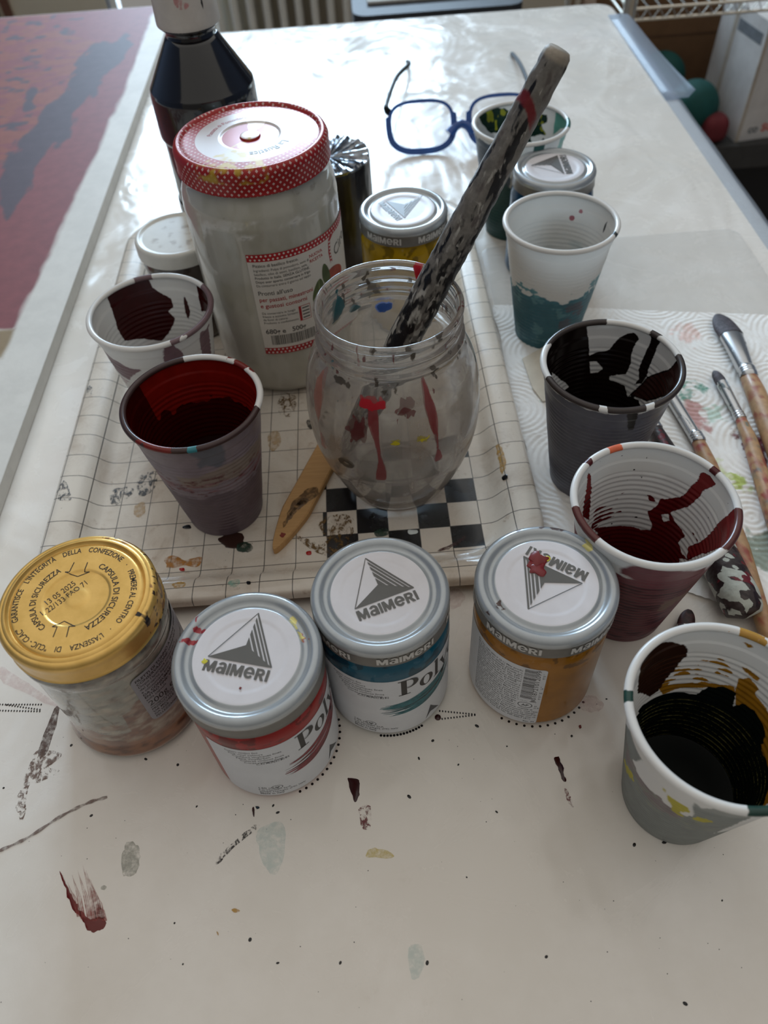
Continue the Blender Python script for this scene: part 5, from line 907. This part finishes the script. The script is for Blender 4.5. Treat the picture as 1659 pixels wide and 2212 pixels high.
b.add(*onjar(strip2([(45, 74), (46, 92)], .5), .12), 5); b.add(*onjar(strip2([(60, 98), (59, 106), (60, 114), (66, 118)], 2.4), .08), 1)
for q in range(7): b.add(*onjar(poly2([(59.6+.3*(q % 2), 98.6+q*2.4-.8), (60.8, 98.6+q*2.4), (59.6+.3*(q % 2), 98.6+q*2.4+.8), (58.8, 98.6+q*2.4)]), .12), 0)
b.add(*onjar(mv(text2d('Ciro', 11, .0), 65, 99, rot=.25), .1), 2)
b.build('paper_label', [simple('sauce_label', hexc(214, 208, 198), .45, var=.02), simple('label_red', hexc(170, 34, 40), .5), M_ink, simple('leaf_green', hexc(78, 92, 50), .5, var=.2), simple('tomato_red', hexc(166, 70, 52), .5, var=.2), simple('leaf_vein', hexc(130, 142, 92), .5)], t)
# ------------------------------------------------------------------ open glass jar
x, y, z = AT(11, 349.2, 2.4); GJ = thing('glass_jar', x, y, z, 'open paint-streaked glass jar holding the thick wooden brush on the tray', 'glass jar')
out = [(.01, 1.5), (24, 1.5), (29, 0), (31.5, 1), (34, 5), (39, 15), (45, 30), (49.6, 46), (51.8, 62), (52, 76), (50.4, 92), (47.2, 104), (43.4, 112), (41.2, 115.5), (40.6, 118), (41.6, 119.6), (41.6, 120.8), (39.6, 122.4), (39.3, 126), (40.5, 127.4), (40.6, 128.6), (39.3, 130), (39.2, 134), (40.4, 135.6), (40.9, 137.4), (40.6, 139), (39.6, 139.9)]
inn = [(38.4, 139.6), (37.4, 138), (37, 134), (36.9, 118), (38.8, 113), (42.6, 107), (46.6, 98), (48.6, 86), (49.6, 74), (49.2, 62), (47, 47), (42.4, 31), (36.6, 16.5), (31, 8), (24, 5.4), (.01, 4.6)]
def smooth(p, k): return [tuple(q) for q in catmull([(a, b_, 0) for a, b_ in p], k)[:, :2]]
po, pi_ = smooth(out, 3), smooth(inn, 3); NO = len(po)
V, F, TH, Z, IX = lathe([(max(a, .01), b_) for a, b_ in dense(po+pi_, 1.4)], 200)
N1 = fbm(V[:, 0]/8, V[:, 1]/8, Z/8, 81, 5); N2 = fbm(V[:, 0]/3, V[:, 1]/3, Z/9, 82, 4); nrad = np.hypot(V[:, 0], V[:, 1])
def drip(T0, z0, z1, w_): return np.minimum(w_*(.8+.5*np.sin(Z/7))+.5*N2-np.abs(wrapd(TH+2*np.sin(Z/14), T0))*.8, np.minimum(Z-z0, z1-Z))
A = dict(a=np.maximum.reduce([drip(-104, 52, 106, 2.1), drip(-66, 62, 118, 2.0)]),
         b=np.maximum.reduce([2.6-np.hypot(wrapd(TH, -117)*.45, (Z-88)*.45)+3.2*N2, 4.0-np.hypot(wrapd(TH, -85)*.5, (Z-103)*.8)+3.4*N2-1.6, np.minimum(3*N2-2.4, Z-108)]),
         c=np.maximum(3.0-np.hypot(wrapd(TH, -106)*.4, (Z-106.5)*1.3)+3.2*N2, np.minimum(drip(60, 112, 139, 2.4), 60+0*Z)),
         d=np.maximum(1.6-np.hypot(wrapd(TH, -76)*.6, (Z-83)*.8)+2*N2, 1.4-np.hypot(wrapd(TH, -93)*.5, (Z-83.5)*1.5)+2*N2),
         e=np.maximum.reduce([3.4-np.hypot(wrapd(TH, 140)*.5, (Z-118)*.4)+1.5*N2, 2.4-np.hypot(wrapd(TH, 118)*.5, (Z-112)*.8)+N2, np.minimum(3*N1-3.6, Z-100)]),
         f=3.0-np.hypot(wrapd(TH, 92)*.5, (Z-106)*.6)+1.5*N2, g=np.minimum(drip(-150, 60, 114, 3.4), 9+0*Z)+1.2*N1-.8,
         h=np.maximum(1.6-np.abs(np.hypot(wrapd(TH, -127)*.55, (Z-60)*1.0)-2.4)*1.6, np.minimum(3*fbm(V[:, 0]/5, V[:, 1]/5, Z/6, 87, 4)-2.3, Z-112)))
n = NT('streaked_glass'); cc = n.coord()
film_ = n.math('MULTIPLY_ADD', n.step(n.noise(n.scale(cc, (1, 1, .45)), 38, 6, .65, .8), .30, .75), .32, .12)
gl = n.bsdf((.98, .985, .98, 1), .03, trans=1.0, ior=1.48)
hz = n.mixs(.5, n.bsdf(n.mix(n.noise(cc, 30, 4), hexc(180, 160, 142), hexc(206, 196, 184)), .45), n.translucent(hexc(196, 180, 164)))
s_ = n.mixs(film_, gl, hz); fine = n.math('MULTIPLY', n.math('SUBTRACT', n.noise(cc, 700, 4, .7), .5), 1.0)
for a_, c_, o_ in (('g', hexc(190, 104, 84), .45), ('a', hexc(150, 40, 48), .7), ('b', hexc(104, 24, 30), .75), ('h', hexc(70, 60, 48), .85), ('c', hexc(198, 26, 44), .95), ('e', hexc(20, 100, 108), .9), ('f', hexc(44, 104, 176), .9), ('d', hexc(222, 206, 40), .95)):
    cs = n.mixs(.35, n.bsdf(c_, .35), n.translucent(c_)); s_ = n.mixs(n.math('MULTIPLY', n.step(n.math('ADD', n.attr(a_), fine), -.3, .3), o_), s_, cs)
b = MB(); b.add(V, F, 0, A); b.build('glass_body', n.done(s_), GJ, ang=60)

# thick paint-crusted brush leaning in the jar
S0, S1 = np.array([-22.0, 357, 24]), np.array([92.6, 364.8, 253.0]); u_ = (S1-S0)/np.linalg.norm(S1-S0); Ls = np.linalg.norm(S1-S0)
t = thing('paint_brush', *AT(11, 349.2, 2.4)[:2], 7.6, 'thick paint-crusted brush leaning handle up in the glass jar', 'brush')
off = np.array([t.location.x*1000, t.location.y*1000, 7.6])
q = np.linspace(0, 1, 150); prad = np.interp(q, [0, .12, .45, .7, .93, .975, .993, 1], [5.0, 8.2, 9.3, 8.2, 6.8, 6.7, 6.4, 5.2])
pp = S0+np.outer(q, S1-S0)-off; V, F = tube(pp, prad, 64); N1 = fbm(V[:, 0]/9, V[:, 1]/9, V[:, 2]/16, 91, 6); al = np.repeat(q, 64)
V += (V-np.repeat(pp, 64, 0))*(.05*fbm(V[:, 0]/3, V[:, 1]/3, V[:, 2]/5, 95, 4))[:, None]
tt = np.tile(2*PI*np.arange(64)/64, 150); cx2, sx2 = np.cos(tt), np.sin(tt); sA = al*Ls
A = dict(a=3.2*fbm(cx2*1.5, sx2*1.5, sA/26, 91, 4)+2.4*fbm(cx2*4, sx2*4, sA/5, 92, 5)+np.interp(al, [0, .3, .55, .75, .9, 1], [1.8, 2.0, .2, -.9, -1.6, -2.6]), b=2.6*fbm(cx2*3, sx2*3, sA/7, 97, 4)-1.7, c=np.minimum(2.0-np.abs((al-.885)*Ls-7*sx2-3*cx2)*.8+.8*N1, 2.4*np.sin(tt+.6)-.2), d=2.6*fbm(cx2*5, sx2*5, sA/4, 99, 5)-np.interp(al, [0, .35, .6, 1], [.6, .9, 1.6, 2.2]), e=(al-.985)*200)
b = MB(); b.add(V, F, 0, A)
b.build('handle', layered('crusted_handle', hexc(124, 119, 112), [('b', hexc(92, 84, 80), .5), ('a', hexc(20, 17, 19), .35), ('d', hexc(168, 164, 156), .5), ('c', hexc(112, 26, 30), .4), ('e', hexc(150, 140, 126), .6)], rough=.5, var=.16, scale=260, bump=.9, soft=.8), t, ang=70)
b = MB(); V, F = tube([S0-off-u_*k_ for k_ in (-1, 4, 10, 15, 17)], [5.2, 5.6, 4.6, 2.4, .4], 28, flat_=.6); b.add(V, F); b.build('bristles', simple('matted_bristles', hexc(66, 40, 44), .8, var=.3, scale=400, bump=.8), t)

# ------------------------------------------------------------------ loose wooden stick on the tray
W0, W1 = np.array([-71, 290.5]), np.array([-34, 378.0]); d_ = (W1-W0); L_ = np.linalg.norm(d_); d_ = d_/L_; nn = np.array([-d_[1], d_[0]])
hw = lambda s: 9.3*min(1, (s/34)**.62+.02)*(1-.0*s); ss = np.r_[np.linspace(.2, 20, 16), np.linspace(22, L_+8, 14)]; top = []; 
pts = [W0+d_*s+nn*hw(s) for s in ss]+[W0+d_*s-nn*hw(s) for s in ss[::-1]]; k = len(pts)
pts = [p_-W0 for p_ in pts]; b = MB(); V = [(*p_, 0.0) for p_ in pts]+[(*p_, 4.2) for p_ in pts]+[(*(p_*.0+(p_-(d_*np.dot(p_, d_)))*.9+d_*(np.dot(p_, d_)*.995+.3)), 5.0) for p_ in pts]
F = [tuple(range(k))[::-1], tuple(range(2*k, 3*k))]+[(r0*k+i, r0*k+(i+1) % k, (r0+1)*k+(i+1) % k, (r0+1)*k+i) for r0 in (0, 1) for i in range(k)]
b.add(V, F)
n = NT('raw_wood'); cc = n.coord(); mp = n.n('Mapping'); n.set(mp.inputs[0], cc); mp.inputs['Rotation'].default_value = (0, 0, -math.atan2(d_[1], d_[0])); mp.inputs['Scale'].default_value = (14, 220, 60)
gr_ = n.noise(mp.outputs[0], 3, 5, .6, .4); M_wood = n.done(n.bsdf(n.mix(gr_, hexc(168, 124, 74), hexc(206, 164, 110)), .6, normal=n.bump(gr_, .2, .0004)))
st_ = b.build('wooden_stick', M_wood, None, (W0[0]*.994, W0[1]*.994, 2.6), smooth=True, ang=30); tag(st_, 'flat pale wooden stirring stick lying on the tray beside the glass jar', 'stick')
for poly, kk in (([(6, 17), (12, 26), (22, 38), (17, 40), (11, 31), (5, 20)], 'scrb'), ([(8, 24), (16, 33), (28, 42), (26, 50), (18, 45), (10, 34)], 'scrb')):
    q_ = [(a*1.0, b__) for a, b__ in poly]; b = MB(); b.add(*film(q_, 5.05, .06, 3, .8)); b.build('paint_stain', stain_mat('brownwood', hexc(104, 74, 40), .9), st_)
b = MB(); b.add(*film(blobc(5.6, 11, 1.9), 5.05, .3, 5, .3)); b.build('paint_stain', stain_mat('brick', hexc(132, 50, 38), 1), st_)

# ------------------------------------------------------------------ white-lidded container behind the cups
x, y, z = AT(-141.9, 543.1, 2.4); t = thing('lidded_jar', x, y, z, 'squat brown jar with a white plastic lid at the back left of the tray', 'jar')
V, F, *_ = lathe(dense([(.01, 0), (27, 0), (29.5, 2), (30, 6), (30, 62), (28.5, 66), (27.5, 76), (.01, 76)], 2.5), 90); b = MB(); b.add(V, F); b.build('glass_body', simple('umber_in_glass', hexc(66, 54, 46), .2, coat=1.0, var=.12, scale=25), t, ang=50)
lp = dense([(29, 68), (31.6, 67.6), (31.8, 69), (31.6, 77.4), (30.8, 79), (29.4, 79.6), (28, 79.2), (27, 78.2), (.01, 78.2)], 1.5); V, F, TH, Z, IX = lathe(lp, 110); N1 = fbm(V[:, 0]/5, V[:, 1]/5, 0, 44, 5)
b = MB(); b.add(V, F, 0, dict(a=np.minimum(3*N1-1.6, 20-np.hypot(V[:, 0], V[:, 1])))); b.build('lid', layered('white_plastic_lid', hexc(218, 216, 208), [('a', hexc(178, 170, 158))], rough=.35, soft=1.5), t, ang=50)

# ------------------------------------------------------------------ black foil-topped pot
x, y, z = AT(-23, 626.3, 2.4); t = thing('foil_topped_pot', x, y, z, 'black wrapped pot with a crinkled silver foil top behind the tall jar', 'pot')
V, F, TH, Z, IX = lathe(dense([(.01, 0), (31, 0), (33, 1.5), (33.6, 8), (33.8, 84), (33.2, 88.5)], 2), 140); rr_ = np.hypot(V[:, 0], V[:, 1]); w_ = 1+.012*fbm(np.radians(TH)*9, Z/30, 0, 5, 3); V[:, 0] *= w_; V[:, 1] *= w_
b = MB(); b.add(V, F); b.build('wrapped_side', simple('black_wrap', hexc(30, 26, 28), .3, var=.3, scale=40, coat=.3), t, ang=50)
V, F, TH, Z, IX = lathe(dense([(33.4, 87.5), (33.6, 89.6), (32.4, 90.6), (20, 89.5), (8, 88.6), (.01, 88.4)], 1.5), 160); rr_ = np.hypot(V[:, 0], V[:, 1])
V[:, 2] += (1.5*np.sign(np.sin(np.radians(TH)*19+2*vn(np.radians(TH)*3, 0)))*np.abs(np.sin(np.radians(TH)*19+1.5))**.6+.8*fbm(np.radians(TH)*5, rr_/9, 0, 8, 3))*np.clip(rr_/16, 0, 1)*(rr_ < 33)
b = MB(); b.add(V, F); b.build('foil_top', simple('silver_foil', hexc(150, 154, 160), .22, metal=.9, var=.3, scale=120), t, ang=25)

# ------------------------------------------------------------------ dark bottle with a white cap
x, y, z = AT(-114, 634, 2.4); t = thing('paint_bottle', x, y, z, 'tall black paint bottle with a white flip cap at the back left', 'bottle')
pr = smooth([(36, 0), (39.5, 3), (40.4, 10), (40.2, 60), (38.6, 66), (38.4, 110), (39.6, 114), (40.4, 118), (40.2, 142), (39.4, 149), (37.2, 153), (20.5, 180), (18.4, 183), (18.2, 187), (20.5, 188.4), (20.2, 190)], 3)
V, F, TH, Z, IX = lathe([(.01, 0)]+pr+[(16, 191), (.01, 191)], 120); b = MB(); b.add(V, F); b.build('bottle_body', simple('black_gloss', hexc(16, 14, 18), .13, coat=.8, var=.1, scale=14), t, ang=50)
V, F, TH, Z, IX = lathe(dense([(20.8, 190.5), (22.4, 190.2), (22.8, 191.5), (22.2, 208), (21.4, 226), (20, 229), (.01, 230)], 1.6), 120); w_ = 1+.006*np.cos(np.radians(TH)*60)*(Z < 226); V[:, 0] *= w_; V[:, 1] *= w_
N1 = fbm(V[:, 0]/5, V[:, 1]/5, Z/5, 46, 4); b = MB(); b.add(V, F, 0, dict(a=1.6-np.hypot(wrapd(TH, -48)*.4*1.9, (Z-206)*.45), b=np.minimum(2.4*N1-.5, 7-np.hypot(wrapd(TH, -84)*.4, Z-210)*1.2)))
capo = b.build('cap', layered('white_cap', hexc(206, 200, 192), [('a', hexc(36, 30, 30)), ('b', hexc(190, 140, 138))], rough=.4, soft=.5), t, ang=60)
b = MB(); b.add(*tube([(-8, -8, 230), (8, -8, 230)], 3)); V, F, *_ = lathe([(14, 229), (14.5, 233), (12, 236), (.01, 236.5)], 50); b.add(V, F); b.build('flip_top', simple('cap_top', hexc(210, 204, 196), .4, var=.03), capo)

# ------------------------------------------------------------------ eyeglasses
t = thing('eyeglasses', 112, 812, 0, 'blue-framed eyeglasses standing open on the far part of the table', 'eyeglasses')
M_bl = simple('blue_acetate', hexc(14, 74, 150), .18, coat=.5, var=.1); M_tmp = simple('dark_temple', hexc(14, 18, 22), .55, var=.1, spec=.2)
n = NT('lens_glass'); M_lens = n.done(n.mixs(.10, n.transparent((.985, .99, 1, 1)), n.bsdf((1, 1, 1, 1), .03, spec=1.0)))
fp = lambda X, h_: (X, -9+h_*.55, 3.4+h_*.86)
for sgn in (-1, 1):
    cx_ = sgn*42; o_ = []; nn_ = 56
    for k_ in range(nn_):
        a = 2*PI*k_/nn_; ca, sa = math.cos(a), math.sin(a); X_ = cx_+31*math.copysign(abs(ca)**.62, ca)*(1+.05*sa); h_ = 24+21*math.copysign(abs(sa)**.68, sa); o_.append((X_, h_))
    V = []; inner_ = []
    for k_, (X_, h_) in enumerate(o_):
        ox, oh = X_-cx_, h_-24; L = math.hypot(ox, oh); w_ = 3.4 if oh > 8 else 6.2
        for a_, d2_ in ((0, -1.6), (w_, -1.6), (w_, 1.6), (0, 1.6)):
            x1, y1, z1 = fp(cx_+ox*(1+a_/L), 24+oh*(1+a_/L)); V.append((x1, y1-.8*d2_, z1+.5*d2_*.5))
    F = [(k_*4+j, k_*4+(j+1) % 4, ((k_+1) % nn_)*4+(j+1) % 4, ((k_+1) % nn_)*4+j) for k_ in range(nn_) for j in range(4)]
    b = MB(); b.add(V, F); fr2 = b.build('frame_rim', M_bl, t, ang=60)
    b = MB(); L_ = [fp(X_, h_) for X_, h_ in o_]; b.add(L_+[(p_[0], p_[1]+1, p_[2]-.3) for p_ in L_], [tuple(range(nn_)), tuple(range(nn_, 2*nn_))[::-1]]+[(i, i+nn_, (i+1) % nn_+nn_, (i+1) % nn_) for i in range(nn_)]); b.build('lens', M_lens, t)
    tip = (-40, 233, 2.2) if sgn < 0 else (92, 232, 2.2)
    b = MB(); b.add(*tube(catmull([fp(sgn*75, 38), (sgn*76.5, 26, 38), ((sgn*76+tip[0])/2*1.02, 130, 24), (tip[0]+(1 if sgn < 0 else -1)*1.0, 205, 9), tip], 6), [3.0]*6+[2.0]*18+[1.6], 10, flat_=1.3)); b.build('temple', M_tmp, t, ang=60)
b = MB(); V, F = tube([fp(-13, 14), fp(-6, 21), fp(0, 23), fp(6, 21), fp(13, 14)], [6, 4.6, 4.2, 4.6, 6], 12); b.add(V, F); b.build('bridge', M_bl, t)

# ------------------------------------------------------------------ brushes on the towel
M_fer = layered('ferrule_metal', hexc(196, 198, 200), [('a', hexc(96, 100, 98), .5)], rough=.22, metal=.85, var=.04); 
M_bri = simple('dark_bristles', hexc(74, 66, 72), .6, var=.3, scale=500, bump=.6)
def brush(name, P, radii, cuts, label, wood, flat_ferrule=1.0, smear=(), seed=0, group=None, brc=None, z0=2.2):
    """P: tip, ferrule start, ferrule end, ... handle end (x, y) on the table; radii at those points"""
    P = [np.array(p, float) for p in P]; seg = np.r_[0, np.cumsum([np.linalg.norm(b_-a) for a, b_ in zip(P, P[1:])])]; tot = seg[-1]
    c0 = P[2]; t = thing(name, c0[0], c0[1], z0, label, 'brush', group)
    def at_(s): return np.array([np.interp(s, seg, [p[i] for p in P]) for i in (0, 1)])
    def piece(s0, s1, rf, nseg, fl, mat, nm, attr=None):
        s = np.linspace(s0, s1, nseg); r_ = np.array([rf(q_) for q_ in s]); f_ = np.array([fl(q_) for q_ in s]); zc = np.maximum(np.interp(s, [0, tot], [cuts[0], cuts[1]]), r_*f_)
        pts = [(*(at_(q_)-c0), z_) for q_, z_ in zip(s, zc)]; V, F = tube(pts, r_, 24, flat_=f_); A = attr(V, np.repeat(s, 24)) if attr else {}
        b = MB(); b.add(V, F, 0, A); return b.build(nm, mat, t, ang=60)
    R = lambda s: float(np.interp(s, seg[:len(radii)], radii)); s1, s2 = seg[1], seg[2]; ff = flat_ferrule
    piece(0.1, s1+1, lambda s: radii[1]*1.02*max(.06, 1-(max(0, 1-s/(s1*.75)))**2.0)**.5, 16, lambda s: .25+.3*s/s1 if ff < 1 else .8, brc or M_bri, 'bristles')
    piece(s1, s2-5, lambda s: np.interp(s, [s1, s2], [radii[1], radii[2]]), 10, lambda s: np.interp(s, [s1, s2], [ff, 1]), M_fer, 'ferrule', lambda V, s: dict(a=3*fbm(V[:, 0]/3, V[:, 1]/3, V[:, 2]/3, seed, 4)-1.8))
    rr2 = radii[2]; piece(s2-5.2, s2+1.5, lambda s: rr2*(1.06+.10*abs(math.sin((s-s2+5.2)*1.45))), 22, lambda s: 1.0, M_fer, 'crimp', lambda V, s: dict(a=np.full(len(V), -9.0)))
    piece(s2+1, tot, lambda s: R(s) if s < tot-3 else R(s)*max(.15, math.sqrt(max(0, (tot-s)/3))), 60, lambda s: 1.0, wood, 'handle', lambda V, s: {k_: f_(V, s) for k_, f_ in smear})
    return t
def wood(name, extra): return layered(name, hexc(184, 146, 106), extra, rough=.45, var=.14, scale=130, coat=.2, soft=2.2)
nzs = lambda sd, th, sc=4: (lambda V, s: 4*fbm(V[:, 0]/sc, V[:, 1]/sc, V[:, 2]/sc, sd, 5)-th)
G = 'artist brushes lying on the paper towel'
brush('paint_brush', [(275.5, 489), (276, 461), (271.5, 413), (270, 396), (264.5, 345), (250, 235), (243, 190)], [0, 9.0, 5.6, 6.6, 7.6, 5, 3], (4, 6), 'broad filbert brush with grey bristles, farthest right on the towel',
      wood('brush_wood_a', [('a', hexc(150, 84, 62), .5)]), .55, [('a', nzs(3, 2.0))], 1, G)
brush('paint_brush', [(250.5, 423), (251.5, 409), (251.8, 372), (250.5, 352), (241, 285), (232, 215), (226, 170)], [0, 4.0, 3.5, 4.8, 5.6, 4.2, 2.6], (4, 5), 'small round brush with a red-stained wooden handle, beside the broad brush',
      wood('brush_wood_b', [('a', hexc(150, 68, 58), .5), ('b', hexc(96, 110, 104), .5)]), 1, [('a', nzs(5, 1.0)), ('b', nzs(6, 2.6, 4))], 2, G)
brush('paint_brush', [(208, 424), (210, 413), (216.5, 354), (216, 330), (212, 262), (206, 195), (202, 150)], [0, 4.6, 4.2, 5.2, 5.6, 4.4, 2.6], (4, 5), 'middle brush whose bare wooden handle runs out behind the crimson cup',
      wood('brush_wood_c', [('a', hexc(150, 70, 58), .5)]), .8, [('a', nzs(9, 1.6))], 3, G)
brush('crusted_brush', [(186, 392), (187, 385), (190, 366), (192, 330), (194, 262), (196.3, 225), (196.6, 213)], [0, 3.6, 4.6, 8, 11.5, 11.5, 10], (7, 9), 'thick dark brush handle crusted with white and maroon paint, beside the crimson cup',
      layered('crusted_dark', hexc(70, 58, 56), [('a', hexc(38, 24, 26), .4), ('b', hexc(104, 24, 34), .4), ('c', hexc(186, 190, 180), .5)], rough=.45, var=.3, scale=200, bump=.9), 1, [('a', nzs(12, .2, 4)), ('b', nzs(14, 1.9, 4)), ('c', lambda V, s: np.minimum(5*fbm(V[:, 0]/5, V[:, 1]/5, V[:, 2]/5, 17, 5)-.4, (s-95)*.1))], 4, None, z0=1.6)
# small stub brush peeping out behind the green cup
brush('stub_brush', [(170.5, 224.5), (164, 213), (157, 200), (150, 186), (143, 174)], [0, 4.6, 4.2, 4.6, 3.4], (4.6, 4.6), 'short brush with a red-black tip peeping out behind the front right cup', simple('stub_wood', hexc(120, 60, 50), .5, var=.2), .9, [], 6, None,
      brc=simple('red_black_bristles', hexc(64, 34, 34), .4, var=.4, scale=300), z0=.4)
